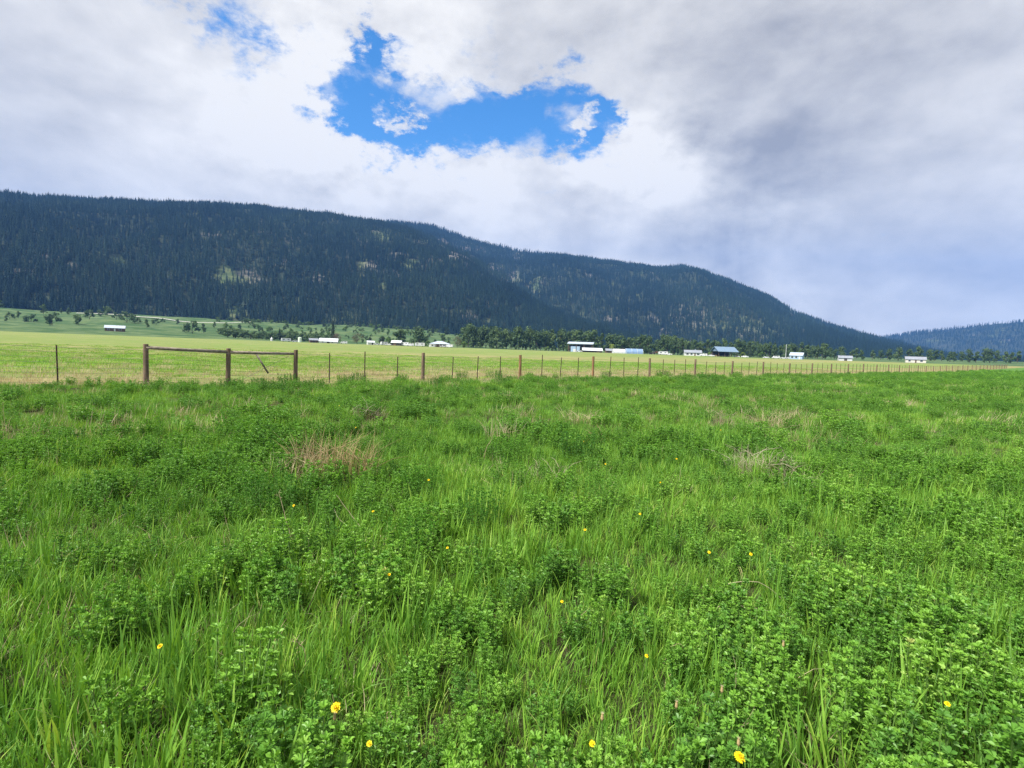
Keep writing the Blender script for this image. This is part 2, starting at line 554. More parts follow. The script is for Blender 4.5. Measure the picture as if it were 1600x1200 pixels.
def grid_mesh(name, X, Y, Z, mat, attrs=None, close=False):
    """sheet over a (rows, columns) grid of points"""
    nr, nc = X.shape
    me = bpy.data.meshes.new(name)
    vs = np.stack([X, Y, Z], -1).reshape(-1, 3)
    i, j = np.meshgrid(np.arange(nr - 1), np.arange(nc if close else nc - 1), indexing='ij')
    j2 = (j + 1) % nc
    q = np.stack([i * nc + j, i * nc + j2, (i + 1) * nc + j2, (i + 1) * nc + j], -1).reshape(-1, 4)
    me.vertices.add(len(vs)); me.vertices.foreach_set('co', vs.astype(np.float32).ravel())
    me.loops.add(q.size); me.loops.foreach_set('vertex_index', q.astype(np.int32).ravel())
    me.polygons.add(len(q)); me.polygons.foreach_set('loop_start', np.arange(0, q.size, 4, dtype=np.int32))
    me.update(calc_edges=True)
    for k, a in (attrs or {}).items():
        at = me.attributes.new(k, 'FLOAT', 'POINT')
        at.data.foreach_set('value', np.asarray(a, np.float32).ravel())
    me.materials.append(mat)
    me.polygons.foreach_set('use_smooth', [True] * len(me.polygons))
    me.validate()
    return link(name, me)


# ------------------------------------------------------------------ the ground sheet
def build_ground():
    azs = np.concatenate([np.arange(-65, 65, 0.6), np.arange(65, 295, 6.0)])
    rs = np.concatenate([[0.02], np.geomspace(0.4, 5700, 150)])
    A, RR = np.meshgrid(np.radians(azs), rs)
    X = np.sin(A) * RR; Y = np.cos(A) * RR
    Z = gz(X, Y)
    bench = sstep(425, 470, RR) * sstep(0.0, 0.4, np.cos(A))
    o = grid_mesh('ground', X, Y, Z, M['ground'], {'beyond': beyond(X, Y), 'bench': bench, 'turf': sstep(30, 80, RR)}, close=True)
    # faces must look up
    me = o.data
    if me.polygons[500].normal.z < 0:
        me.flip_normals()
    tag(o, kind='structure')


build_ground()

# ------------------------------------------------------------------ mountains


def az_el(px, py):
    d = pix_dir(px, py)
    return math.atan2(d.x, d.y), d.z / math.hypot(d.x, d.y)


SKY_FRONT = [(-260, 290), (0, 303), (150, 312), (350, 319), (400, 322), (430, 326), (470, 330), (510, 334), (560, 341), (600, 348), (640, 355), (680, 371), (730, 396),
             (770, 420), (800, 437), (830, 455), (860, 475), (905, 497), (935, 510), (970, 522), (1100, 560), (1300, 590)]
SKY_BACK = [(300, 400), (480, 372), (570, 352), (600, 347), (650, 347), (680, 351), (710, 363), (760, 378), (800, 387), (850, 394), (900, 402), (950, 408), (1000, 414), (1040, 418), (1068, 416),
            (1100, 423), (1130, 435), (1165, 449), (1200, 463), (1225, 478), (1240, 487), (1250, 491), (1300, 510), (1350, 522), (1420, 540), (1520, 565)]
SKY_FAR = [(1000, 575), (1150, 560), (1280, 545), (1340, 534), (1420, 520), (1500, 512), (1580, 503), (1700, 500), (1860, 490)]

CLEARINGS = [  # pixel position, pixel half sizes, kind, strength
    (352, 427, 9, 10, 'clear', 1), (385, 440, 14, 7, 'clear', .7), (567, 418, 5, 10, 'clear', .9), (597, 446, 5, 5, 'clear', .9), (493, 437, 7, 7, 'rock', .8),
    (595, 370, 14, 5, 'clear', .7), (665, 378, 10, 5, 'clear', .8), (690, 383, 12, 7, 'rock', .8), (715, 395, 16, 8, 'rock', .9), (733, 406, 9, 6, 'rock', .9),
    (640, 412, 9, 5, 'clear', .6), (640, 428, 6, 4, 'clear', .6), (770, 425, 10, 6, 'rock', .9), (795, 437, 10, 8, 'rock', 1), (805, 440, 8, 7, 'clear', .9), (838, 448, 8, 10, 'clear', .6),
    (765, 475, 5, 4, 'rock', .5), (735, 497, 8, 5, 'rock', .6), (420, 490, 20, 6, 'clear', .4), (370, 493, 14, 8, 'clear', .7), (575, 505, 14, 4, 'clear', .5),
    (1085, 495, 22, 12, 'rock', .55), (1105, 505, 22, 10, 'clear', .45), (1190, 515, 26, 8, 'clear', .45), (1170, 522, 12, 6, 'rock', .4), (910, 500, 8, 6, 'clear', .5), (1245, 489, 8, 5, 'rock', .8),
    (1040, 470, 8, 4, 'clear', .35), (450, 375, 8, 5, 'rock', .3), (860, 490, 10, 5, 'rock', .4)]


def clear_fields(X, Y, Z):
    """how bare the slope is (grass, rock) at world points"""
    az = np.arctan2(X, Y); el = (Z - CAMZ) / np.hypot(X, Y)
    c = np.zeros_like(az); k = np.zeros_like(az)
    wob = (fbm(X / 30, Y / 30 + Z / 20, 21, 5) - 0.5) * 1.5
    k = 0.6 * sstep(.70, .78, fbm(X / 70 + 9, Y / 160 + Z / 60, 23, 4))
    c = 0.5 * sstep(.69, .79, fbm(X / 60 + 40, Y / 140 + Z / 50, 24, 4))
    for px, py, rx, ry, kind, w in CLEARINGS:
        a0, e0 = az_el(px, py)
        g = ((az - a0) / (rx * 1.35 / F)) ** 2 + ((el - e0) / (ry * 1.5 / F)) ** 2
        v = w * sstep(0.75, -0.3, np.sqrt(g) - 0.65 + wob * 1.6 - 0.0)
        if kind == 'clear':
            c = np.maximum(c, v)
        else:
            k = np.maximum(k, v)
    return c, k


def build_mountain(name, prof, r0f, Rf, px_trees, seed, azr, rough=1.0, nr=70):
    pa = np.array([az_el(x, y + px_trees) for x, y in prof])
    az = np.arange(azr[0], azr[1], 0.22)
    A = np.radians(az)
    el = np.interp(A, pa[:, 0], pa[:, 1])
    el = el + (fbm(az * 1.3, az * 0 + 3.3, seed, 4) - 0.5) * 0.004
    if seed == 31: el = el + (fbm(az * 0.9, az * 0 + 8.3, 32, 4) - 0.5) * 0.022 * sstep(R(-4), R(0), A)
    t = np.concatenate([np.linspace(0, 1, nr), np.linspace(1.04, 1.45, 12)])
    TT, AA = np.meshgrid(t, A, indexing='ij')
    r0 = r0f(az); Rr = Rf(az)
    r0g = np.broadcast_to(r0, TT.shape); Rg = np.broadcast_to(Rr, TT.shape)
    # gullies: wander the range a little so slopes fold
    RR = r0g + (Rg - r0g) * TT
    X = np.sin(AA) * RR; Y = np.cos(AA) * RR
    zb = np.where(True, gz(np.sin(AA) * r0g, np.cos(AA) * r0g), 0) - 6
    zr = CAMZ + el[None, :] * Rg
    tc = np.clip(TT, 0, 1)
    shape = 0.62 * tc + 0.38 * (1 - (1 - tc) ** 2.0)
    Z = zb + (zr - zb) * shape
    env = (tc * (1 - tc) * 4) ** 0.8
    rid = 1 - np.abs(2 * fbm(X / 420 + 5, Y / 900, seed + 3, 4) - 1)
    Z = Z + env * (zr - zb).clip(0, 900) * 0.20 * (rid - 0.62) * rough + env * (fbm(X / 120, Y / 120, seed + 8, 4) - 0.5) * 42 * rough
    # nothing below the crest may poke above the skyline
    Z = np.minimum(Z, CAMZ + el[None, :] * RR - 0.0)
    back = np.clip(TT - 1, 0, 1)
    Z = np.where(TT > 1, zr - back * (zr - zb) * 1.2, Z)
    c, k = clear_fields(X, Y, Z)
    o = grid_mesh(name, X, Y, Z, M['mountain'], {'clear': c, 'rock': k})
    if o.data.polygons[500].normal.z < 0:
        o.data.flip_normals()
    tag(o, kind='structure')
    return A, t, X, Y, Z


mt_front = build_mountain('mountain', SKY_FRONT, lambda a: 1000 + 0 * a, lambda a: np.interp(a, [-60, -25, 0, 12], [2500, 2450, 2000, 1500]), 6, 31, (-58, 16))
mt_back = build_mountain('mountain', SKY_BACK, lambda a: np.interp(a, [-30, 0, 20, 45], [1700, 1500, 1350, 1500]), lambda a: np.interp(a, [-30, 0, 30, 45], [2900, 2950, 3200, 3600]), 4, 47, (-26, 46))
mt_far = build_mountain('mountain', SKY_FAR, lambda a: 3900 + 0 * a, lambda a: 4900 + 0 * a, 1, 63, (12, 58), nr=40)


# ------------------------------------------------------------------ scatter: many small instances as ONE object
def scatter(name, pts, rot, scl, idx, tint, collection):
    """one object; a point per plant, geometry nodes put the plant there"""
    n = len(pts)
    me = bpy.data.meshes.new(name)
    me.vertices.add(n)
    me.vertices.foreach_set('co', np.asarray(pts, np.float32).ravel())
    for nm, typ, arr in (('rot', 'FLOAT_VECTOR', rot), ('scl', 'FLOAT_VECTOR', scl)):
        a = me.attributes.new(nm, typ, 'POINT')
        a.data.foreach_set('vector', np.asarray(arr, np.float32).ravel())
    a = me.attributes.new('pick', 'INT', 'POINT'); a.data.foreach_set('value', np.asarray(idx, np.int32))
    a = me.attributes.new('tint', 'FLOAT', 'POINT'); a.data.foreach_set('value', np.asarray(tint, np.float32))
    o = link(name, me)
    ng = bpy.data.node_groups.new(name + '_scatter', 'GeometryNodeTree')
    ng.interface.new_socket('Geometry', in_out='INPUT', socket_type='NodeSocketGeometry')
    ng.interface.new_socket('Geometry', in_out='OUTPUT', socket_type='NodeSocketGeometry')
    N = ng.nodes; L = ng.links
    gi = N.new('NodeGroupInput'); go = N.new('NodeGroupOutput')
    ci = N.new('GeometryNodeCollectionInfo')
    ci.inputs['Collection'].default_value = collection
    ci.inputs['Separate Children'].default_value = True
    ci.inputs['Reset Children'].default_value = True
    iop = N.new('GeometryNodeInstanceOnPoints')
    iop.inputs['Pick Instance'].default_value = True

    def na(nm, typ):
        q = N.new('GeometryNodeInputNamedAttribute'); q.data_type = typ
        q.inputs['Name'].default_value = nm
        return q.outputs['Attribute']
    e2r = N.new('FunctionNodeEulerToRotation')
    L.new(na('rot', 'FLOAT_VECTOR'), e2r.inputs[0])
    L.new(gi.outputs[0], iop.inputs['Points'])
    L.new(ci.outputs[0], iop.inputs['Instance'])
    L.new(na('pick', 'INT'), iop.inputs['Instance Index'])
    L.new(e2r.outputs[0], iop.inputs['Rotation'])
    L.new(na('scl', 'FLOAT_VECTOR'), iop.inputs['Scale'])
    L.new(iop.outputs[0], go.inputs[0])
    md = o.modifiers.new('scatter', 'NODES')
    md.node_group = ng
    o['kind'] = 'stuff'
    return o


def proto_collection(name, meshes):
    c = bpy.data.collections.new(name)
    for i, me in enumerate(meshes):
        o = bpy.data.objects.new('%s_%02d' % (name, i), me)
        c.objects.link(o)
    return c


# ------------------------------------------------------------------ forest on the mountains
CON = [(0.0, (0.007, 0.019, 0.017)), (0.4, (0.013, 0.031, 0.023)), (0.7, (0.023, 0.047, 0.031)), (0.9, (0.046, 0.071, 0.042)), (1.0, (0.09, 0.10, 0.065))]
M['conifer'] = leafy('conifer_needles', CON, trans=0.1, rough=0.8, spec=0.1, tw=0.75)
M['conifer1'] = leafy('conifer_needles_single', [(0.0, (0.016, 0.030, 0.018)), (1.0, (0.04, 0.062, 0.03))], trans=0.1, rough=0.8, spec=0.1, inst=False)


def conifer_mesh(seed, h=22.0, w=3.2, tiers=7, spk=6, mat=None, name='conifer'):
    rr = random.Random(seed)
    mb = MB()
    mb.tube([(0, 0, -1.5), (0, 0, h * 0.9)], [h * 0.012, h * 0.003], 4, 0.1)
    base = rr.uniform(0.08, 0.2)
    for i in range(tiers):
        f = i / (tiers - 1)
        z = h * (base + (0.93 - base) * f)
        rad = w * (1 - f) ** 0.8 * rr.uniform(0.75, 1.15) + 0.25
        drop = h * 0.07 + rad * 0.35
        vs = [(0, 0, z + h * 0.075)]
        n = spk
        off = rr.random() * 6.28
        for k in range(2 * n):
            an = off + math.pi * k / n
            q = rad * (rr.uniform(0.8, 1.2) if k % 2 == 0 else rr.uniform(0.35, 0.55))
            vs.append((q * math.cos(an), q * math.sin(an), z - (drop if k % 2 == 0 else drop * 0.35) * rr.uniform(0.7, 1.2)))
        fs = [(0, 1 + k, 1 + (k + 1) % (2 * n)) for k in range(2 * n)]
        mb.add(vs, fs, rr.uniform(0.1, 0.9))
    return mb.mesh(name, mat or M['conifer'])


forest_protos = proto_collection('forest_conifer', [conifer_mesh(100 + i, 22 * (0.8 + 0.1 * (i % 5)), (2.3, 3.0, 3.8, 2.7, 4.2, 3.3)[i]) for i in range(6)])


def plant_mountain(name, data, n, seed, hmin, label, tint_mu=0.36):
    A, t, X, Y, Z = data
    rg = np.random.default_rng(seed)
    nr, nc = X.shape
    i = rg.integers(0, nr - 1, n * 4); j = rg.integers(0, nc - 1, n * 4)
    u = rg.random(n * 4); v = rg.random(n * 4)

    def lerp(Q):
        return (Q[i, j] * (1 - u) + Q[i + 1, j] * u) * (1 - v) + (Q[i, j + 1] * (1 - u) + Q[i + 1, j + 1] * u) * v
    px, py, pz = lerp(X), lerp(Y), lerp(Z)
    tt = t[i] * (1 - u) + t[i + 1] * u
    ok = (tt < 1.06)
    c, k = clear_fields(px, py, pz)
    dens = 1 - 0.93 * np.maximum(c, k * 0.95)
    dens *= 0.55 + 0.9 * fbm(px / 160, py / 160, seed, 3)
    # even density over the picture: nearer strips hold as many trees per degree
    ok &= rg.random(n * 4) < dens
    ok &= pz > gz(px, py) - 4
    px, py, pz = px[ok][:n], py[ok][:n], pz[ok][:n]
    m = len(px)
    s = rg.uniform(hmin, 1.05 if hmin < .6 else 1.2, m) * (0.8 + 0.4 * fbm(px / 90, py / 90, seed + 5, 2))
    scl = np.stack([s * rg.uniform(0.85, 1.3, m), s * rg.uniform(0.85, 1.3, m), s], -1)
    rot = np.stack([rg.normal(0, 0.03, m), rg.normal(0, 0.03, m), rg.uniform(0, 6.28, m)], -1)
    tint = np.clip(rg.normal(tint_mu, 0.2, m) + (fbm(px / 200, py / 200, seed + 9, 3) - 0.5) * 0.9, 0, 1)
    o = scatter(name, np.stack([px, py, pz], -1), rot, scl, rg.integers(0, 6, m), tint, forest_protos)
    tag(o, label)
    return m


n1 = plant_mountain('conifer_forest', mt_front, 62000, 5, 0.45, 'dark conifer forest covering the nearer mountain slope', 0.46)
n2 = plant_mountain('conifer_forest', mt_back, 48000, 6, 0.7, 'bluish conifer forest covering the farther mountain ridge')
n3 = plant_mountain('conifer_forest', mt_far, 9000, 8, 1.0, 'hazy conifer forest on the farthest low hills')

# ------------------------------------------------------------------ broadleaf trees and bushes
LEAF = [(0.0, (0.042, 0.080, 0.036)), (0.5, (0.074, 0.125, 0.048)), (1.0, (0.14, 0.205, 0.07))]
M['leaf_tree'] = leafy('broadleaf_crown', LEAF, trans=0.25, rough=0.6, spec=0.2, inst=False, tw=0.45)
M['leaf_pale'] = leafy('pale_green_crown', [(0.0, (0.05, 0.10, 0.025)), (0.5, (0.09, 0.165, 0.035)), (1.0, (0.16, 0.24, 0.06))], trans=0.25, rough=0.6, inst=False)
M['leaf_yellow'] = leafy('yellow_green_crown', [(0.0, (0.10, 0.16, 0.03)), (1.0, (0.22, 0.28, 0.05))], trans=0.25, rough=0.6, inst=False)
M['leaf_dark'] = leafy('dark_crown', [(0.0, (0.012, 0.026, 0.012)), (1.0, (0.032, 0.055, 0.02))], trans=0.15, rough=0.6, inst=False)
M['bare'] = leafy('budding_pinkish_twigs', [(0.0, (0.085, 0.06, 0.055)), (1.0, (0.19, 0.145, 0.13))], trans=0.15, rough=0.8, inst=False)
M['greytwig'] = leafy('grey_green_twigs', [(0.0, (0.075, 0.085, 0.05)), (1.0, (0.19, 0.20, 0.12))], trans=0.15, rough=0.8, inst=False)


def crown_mesh(seed, h, w, z0, mat, n=520, leaf=0.55, lobes=7, name='crown'):
    """leaf clumps gathered round several limbs: uneven outline with gaps"""
    rr = random.Random(seed)
    L = []
    for i in range(lobes):
        an = rr.random() * 6.28
        f = (i + 0.5) / lobes
        q = w * 0.5 * rr.uniform(0.25, 0.75) * (1.0 if f < 0.75 else 0.45)
        L.append((Vector((q * math.cos(an), q * math.sin(an), z0 + (h - z0) * (0.12 + 0.75 * f))), rr.uniform(0.20, 0.34) * min(w, h - z0), rr.random()))
    mb = MB()
    for i in range(n):
        c, r, tv = L[rr.randrange(lobes)]
        d = Vector((rr.gauss(0, 1), rr.gauss(0, 1), rr.gauss(0, 0.9))).normalized()
        p = c + d * r * (rr.random() ** 0.45)
        if p.z > h: p.z = h - rr.random() * 0.3
        s = leaf * rr.uniform(0.6, 1.4)
        nrm = (d + Vector((rr.uniform(-.8, .8), rr.uniform(-.8, .8), rr.uniform(-.3, .8)))).normalized()
        e1 = nrm.orthogonal().normalized(); e2 = nrm.cross(e1)
        a = rr.random() * 6.28
        f1 = e1 * math.cos(a) + e2 * math.sin(a); f2 = nrm.cross(f1)
        vs = [p + f1 * s, p + f2 * s * .7 + nrm * s * .2, p - f1 * s * .8, p - f2 * s * .75 + nrm * s * .15]
        mb.add(vs, [(0, 1, 2), (0, 2, 3)], min(1, max(0.01, tv * 0.5 + rr.random() * 0.5)))
    return mb.mesh(name, mat), L


def trunk_mesh(L, h, z0, name='trunk'):
    mb = MB()
    top = z0 + (h - z0) * 0.65
    rad = 0.018 * h + 0.05
    mb.tube([(0, 0, -0.4), (0.03 * h * .2, 0, z0), (0, 0.02 * h, top)], [rad, rad * 0.75, rad * 0.25], 6, 0.3)
    for c, r, _ in L:
        zs = max(z0 * 0.7, c.z - 0.35 * h)
        mb.tube([(0, 0, zs), (c.x * 0.5, c.y * 0.5, (zs + c.z) * 0.5), tuple(c)], [rad * 0.5, rad * 0.35, rad * 0.12], 5, 0.3)
    return mb.mesh(name, M['bark'])


class TreeKind:
    def __init__(self, seed, h, w, z0, mat, **kw):
        self.h = h
        self.crown, L = crown_mesh(seed, h, w, z0, mat, **kw)
        self.trunk = trunk_mesh(L, h, z0)

    def put(self, name, label, cat, px, dist, height, group=None, sx=1.0):
        x, y, z = on_ground(px, dist)
        o = thing(name, label, cat, (x, y, z), random.random() * 6.28, group)
        s = height / self.h
        o.scale = (s * sx, s * sx, s)
        link('trunk', self.trunk, o)
        link('crown', self.crown, o)
        return o


class ConiferKind:
    def __init__(self, seed, h, w):
        self.h = h
        full = conifer_mesh(seed, h, w, 12, 8, M['conifer1'], 'crown')
        self.crown = full
        mb = MB(); mb.tube([(0, 0, -0.5), (0, 0, h * 0.25)], [h * 0.02, h * 0.015], 6, .3)
        self.trunk = mb.mesh('trunk', M['bark'])
    put = TreeKind.put


broad = [TreeKind(200 + i, 15.0, (8.5, 9.5, 7.5, 10.5, 8.0, 9.0)[i], (1.2, .8, .6, 1.2, .7, .9)[i], M['leaf_tree'], n=760, lobes=(8, 9, 7, 10, 8, 9)[i]) for i in range(6)]
poplar = [TreeKind(230 + i, 15.0, 5.0, .7, M['leaf_tree'], n=480, lobes=8) for i in range(3)]
darkround = TreeKind(240, 6.0, 6.0, 1.0, M['leaf_dark'], n=420, leaf=0.35)
palebush = [TreeKind(250 + i, 4.0, 5.0, 0.4, M['leaf_pale'], n=300, leaf=0.32, lobes=6) for i in range(3)]
darkbush = [TreeKind(260 + i, 4.0, 5.0, 0.4, M['leaf_tree'], n=300, leaf=0.32, lobes=6) for i in range(3)]
yellowbush = TreeKind(270, 4.0, 5.0, 0.4, M['leaf_yellow'], n=300, leaf=0.32, lobes=6)
baretree = TreeKind(280, 8.0, 10.0, 1.5, M['bare'], n=900, leaf=0.22, lobes=9)
greytree = TreeKind(281, 9.0, 11.0, 1.2, M['greytwig'], n=1000, leaf=0.26, lobes=10)
conif = [ConiferKind(290 + i, 15.0, (3.0, 2.6, 3.4)[i]) for i in range(3)]

rt = random.Random(77)
MARKS = [(437, 'left of the dark pointed conifer'), (468, 'behind the low white trailer'), (505, 'right of the pale green tank'), (540, 'behind the long white roof'), (580, 'behind the grey-green rounded tree'),
         (612, 'behind the white campers'), (640, 'behind the small dark barn'), (672, 'left of the hipped-roof house'), (705, 'behind the hipped-roof house'), (760, 'just right of the hipped-roof house'),
         (820, 'in the gap left of the two-storey barn'), (885, 'close left of the two-storey barn'), (930, 'behind the two-storey barn'), (960, 'behind the low pale-roofed shed'), (1005, 'behind the tarp shelters'), (1035, 'behind the dark farm machine'),
         (1068, 'left of the white bungalow'), (1098, 'behind the white bungalow'), (1112, 'right of the white bungalow'), (1152, 'behind the open pole barn'), (1195, 'right of the open pole barn'), (1232, 'behind the white pole'), (1300, 'behind the pale blue house'),
         (1400, 'past the pale blue house'), (3000, 'far past the pale blue house')]


def mark(px):
    return next(t for lim, t in MARKS if px < lim)


# named single trees along the far edge of the field (left part)
conif[0].put('conifer_tree', 'tall dark conifer standing alone above the long white roof', 'tree', 520, 470, 20.5)
conif[1].put('conifer_tree', 'dark pointed conifer left of the pale green tank', 'tree', 437, 465, 11.5)
conif[2].put('conifer_tree', 'short dark conifer just behind the low white trailer', 'tree', 453, 470, 9.5)
baretree.put('budding_tree', 'pinkish budding tree beside the long white roof', 'tree', 526, 425, 8.2)
greytree.put('rounded_tree', 'wide grey-green rounded tree right of the long white roof', 'tree', 558, 425, 9.2)
darkround.put('round_tree', 'small dark round tree right of the grey-green rounded tree', 'tree', 577, 440, 6.2)
darkround.put('round_tree', 'dark round tree left of the tall twin broadleaf trees', 'tree', 597, 440, 7.2)
palebush[0].put('rounded_bush', 'light green bush in front of the dark round tree', 'bush', 606, 436, 6.5)
broad[0].put('broadleaf_tree', 'broad leafy tree behind the small white-roofed barn', 'tree', 625, 450, 14.5, sx=1.6)
broad[3].put('broadleaf_tree', 'tallest leafy tree between the small barn and the grey-roofed house', 'tree', 655, 450, 17, sx=1.35)
palebush[1].put('rounded_bush', 'light green bush at the foot of the tallest leafy tree', 'bush', 668, 440, 5.0)
greytree.put('rounded_tree', 'grey-green rounded tree right of the grey-roofed house', 'tree', 714, 405, 9.0, sx=0.8)
palebush[2].put('rounded_bush', 'light green bush right of the house with the grey tree', 'bush', 724, 403, 5.0)
yellowbush.put('rounded_bush', 'yellow-green bush behind the blue tarp shelter', 'bush', 956, 470, 8.0)
yellowbush.put('rounded_bush', 'yellow-green bush beside the open pole barn', 'bush', 1160, 440, 4.5)
conif[0].put('conifer_tree', 'dark narrow conifer between the pole barn and the white pole', 'tree', 1172, 470, 12.5)
# dense row of leafy trees behind the field
for i in range(112):
    px = 722 + i * 5.1 + rt.uniform(-3, 3)
    if px > 1290: break
    hh = rt.uniform(17, 23) if px < 960 else rt.uniform(14, 20.5)
    if 1060 < px: hh *= 0.86
    k = broad[rt.randrange(6)] if rt.random() < 0.75 else poplar[rt.randrange(3)]
    k.put('broadleaf_tree', ('dark broad tree in the dense row ' if k in broad else 'dark narrow tree in the dense row ') + mark(px), 'tree', px, 500 + rt.uniform(-12, 30), hh, 'trees in the long row behind the field')
for i in range(26):
    px = 730 + i * 20 + rt.uniform(-8, 8)
    (palebush if rt.random() < .3 else darkbush)[rt.randrange(3)].put('bush', 'low bush under the tree row ' + mark(px), 'bush', px, 480 + rt.uniform(-4, 6), rt.uniform(3, 5.5), 'bushes at the foot of the tree row')
for i in range(30):
    px = 925 + i * 12 + rt.uniform(-5, 5)
    conif[rt.randrange(3)].put('conifer_tree', 'dark conifer rising over the leafy row ' + mark(px), 'tree', px, 560 + rt.uniform(-15, 40), rt.uniform(13, 19), 'conifers behind the tree row')
# beyond the photograph's right and left edges the rows go on
for i in range(34):
    px = 1295 + i * 11 + rt.uniform(-4, 4)
    broad[rt.randrange(6)].put('broadleaf_tree', 'leafy tree in the sparse row ' + mark(px), 'tree', px, 520 + rt.uniform(-20, 40), rt.uniform(10, 15), 'trees past the pale blue house')
for i in range(26):
    px = -40 + i * 15 + rt.uniform(-6, 6)
    (broad if rt.random() < .5 else darkbush)[rt.randrange(3)].put('broadleaf_tree', 'leafy tree scattered below the mountain left of the brace rail', 'tree', px, 500 + rt.uniform(-20, 160), rt.uniform(5, 12), 'trees left of the brace rail')
# hedgerow at the left edge of the field and shrubs on the grassy bench
for i in range(46):
    px = 346 + i * 3.6 + rt.uniform(-2, 2)
    darkbush[rt.randrange(3)].put('bush', 'dark bush in the far hedgerow ' + mark(px), 'bush', px, 470 + rt.uniform(-10, 60), rt.uniform(3.5, 8.0), 'hedgerow bushes at the far field edge', sx=1.5)
for i in range(240):
    px = rt.uniform(340, 730)
    k = darkbush if rt.random() < 0.6 else palebush
    k[rt.randrange(3)].put('bush', ('dark bush on the bench ' if k is darkbush else 'light green bush on the bench ') + mark(px), 'bush', px, rt.uniform(520, 980), rt.uniform(2.5, 6.5), 'bushes on the grassy bench')
for i in range(48):
    px = rt.uniform(345, 720)
    conif[rt.randrange(3)].put('conifer_tree', 'lone conifer on the grassy bench ' + mark(px), 'tree', px, rt.uniform(780, 1040), rt.uniform(8, 19), 'lone conifers on the grassy bench')


# road on the bench at the left
def build_road():
    xs = np.linspace(120, 392, 40)
    pts = []
    for px in xs:
        x, y, z = on_ground(px, 720 + (px - 350) * 0.3)
        pts.append((x, y))
    P = np.array(pts)
    Tn = np.gradient(P, axis=0); Tn /= np.linalg.norm(Tn, axis=1)[:, None]
    Nn = np.stack([-Tn[:, 1], Tn[:, 0]], -1)
    rows = np.linspace(-5, 5, 3)
    X = np.stack([P[:, 0] + Nn[:, 0] * w for w in rows]); Y = np.stack([P[:, 1] + Nn[:, 1] * w for w in rows])
    Zc = gz(P[:, 0], P[:, 1]) + 1.3
    Z = np.stack([Zc - 0.5, Zc, Zc + 0.3])
    o = grid_mesh('road', X, Y, Z, M['road'])
    tag(o, kind='structure')


build_road()


# ------------------------------------------------------------------ buildings at the far edge of the field
def face_yaw(px, extra):
    d = pix_dir(px, 545)
    return -math.atan2(d.x, d.y) + R(extra)


def gable_wall(mb, w, d, h, rise):
    """walls with triangular gable ends; ridge along x"""
    x, y = w / 2, d / 2
    vs = [(-x, -y, -1), (x, -y, -1), (x, y, -1), (-x, y, -1), (-x, -y, h), (x, -y, h), (x, y, h), (-x, y, h), (-x, 0, h + rise), (x, 0, h + rise)]
    mb.add(vs, [(0, 1, 5, 4), (2, 3, 7, 6), (1, 2, 6, 9, 5), (3, 0, 4, 8, 7), (4, 5, 9, 8), (6, 7, 8, 9)])


def gable_roof(mb, w, d, h, rise, over=0.5, th=0.18):
    x, y = w / 2 + over, d / 2 + over
    dz = rise / (d / 2) * over
    zl, zt = h - dz + 0.05, h + rise + 0.05
    vs = [(-x, -y, zl), (x, -y, zl), (x, 0, zt), (-x, 0, zt), (x, y, zl), (-x, y, zl)]
    vs += [(a, b, c + th) for a, b, c in vs]
    mb.add(vs, [(0, 3, 2, 1), (3, 5, 4, 2), (6, 7, 8, 9), (9, 8, 10, 11), (0, 1, 7, 6), (4, 5, 11, 10), (1, 2, 8, 7), (2, 4, 10, 8), (0, 6, 9, 3), (3, 9, 11, 5)])


def house(name, label, cat, px, dist, w, d, h, rise, wall, roof, yaw=0, wins=(), door=None, chim=None, ddz=0):
    x, y, z = on_ground(px, dist)
    o = thing(name, label, cat, (x, y, z + ddz), face_yaw(px, yaw))
    mb = MB(); gable_wall(mb, w, d, h, rise); mb.build('wall', M[wall], o)
    mb = MB(); gable_roof(mb, w, d, h, rise); rf = mb.build('roof', M[roof], o)
    if chim:
        mb = MB(); mb.box(chim - .4, chim + .4, .3, 1.1, h, h + rise + 1.0); mb.build('chimney', M['greyroof'], rf)
    for wx, wz, ww, wh in wins:
        mb = MB()
        mb.box(wx - ww / 2 - .12, wx + ww / 2 + .12, -d / 2 - .08, -d / 2 + .02, wz - .12, wz + wh + .12)
        win = mb.build('window', M['white'], o)
        mb = MB(); mb.box(wx - ww / 2, wx + ww / 2, -d / 2 - .12, -d / 2 - .06, wz, wz + wh); mb.build('pane', M['glass'], win)
    if door:
        mb = MB(); mb.box(door[0] - door[1] / 2, door[0] + door[1] / 2, -d / 2 - .1, -d / 2 + .02, 0, door[2]); mb.build('door', M[door[3]], o)
    return o


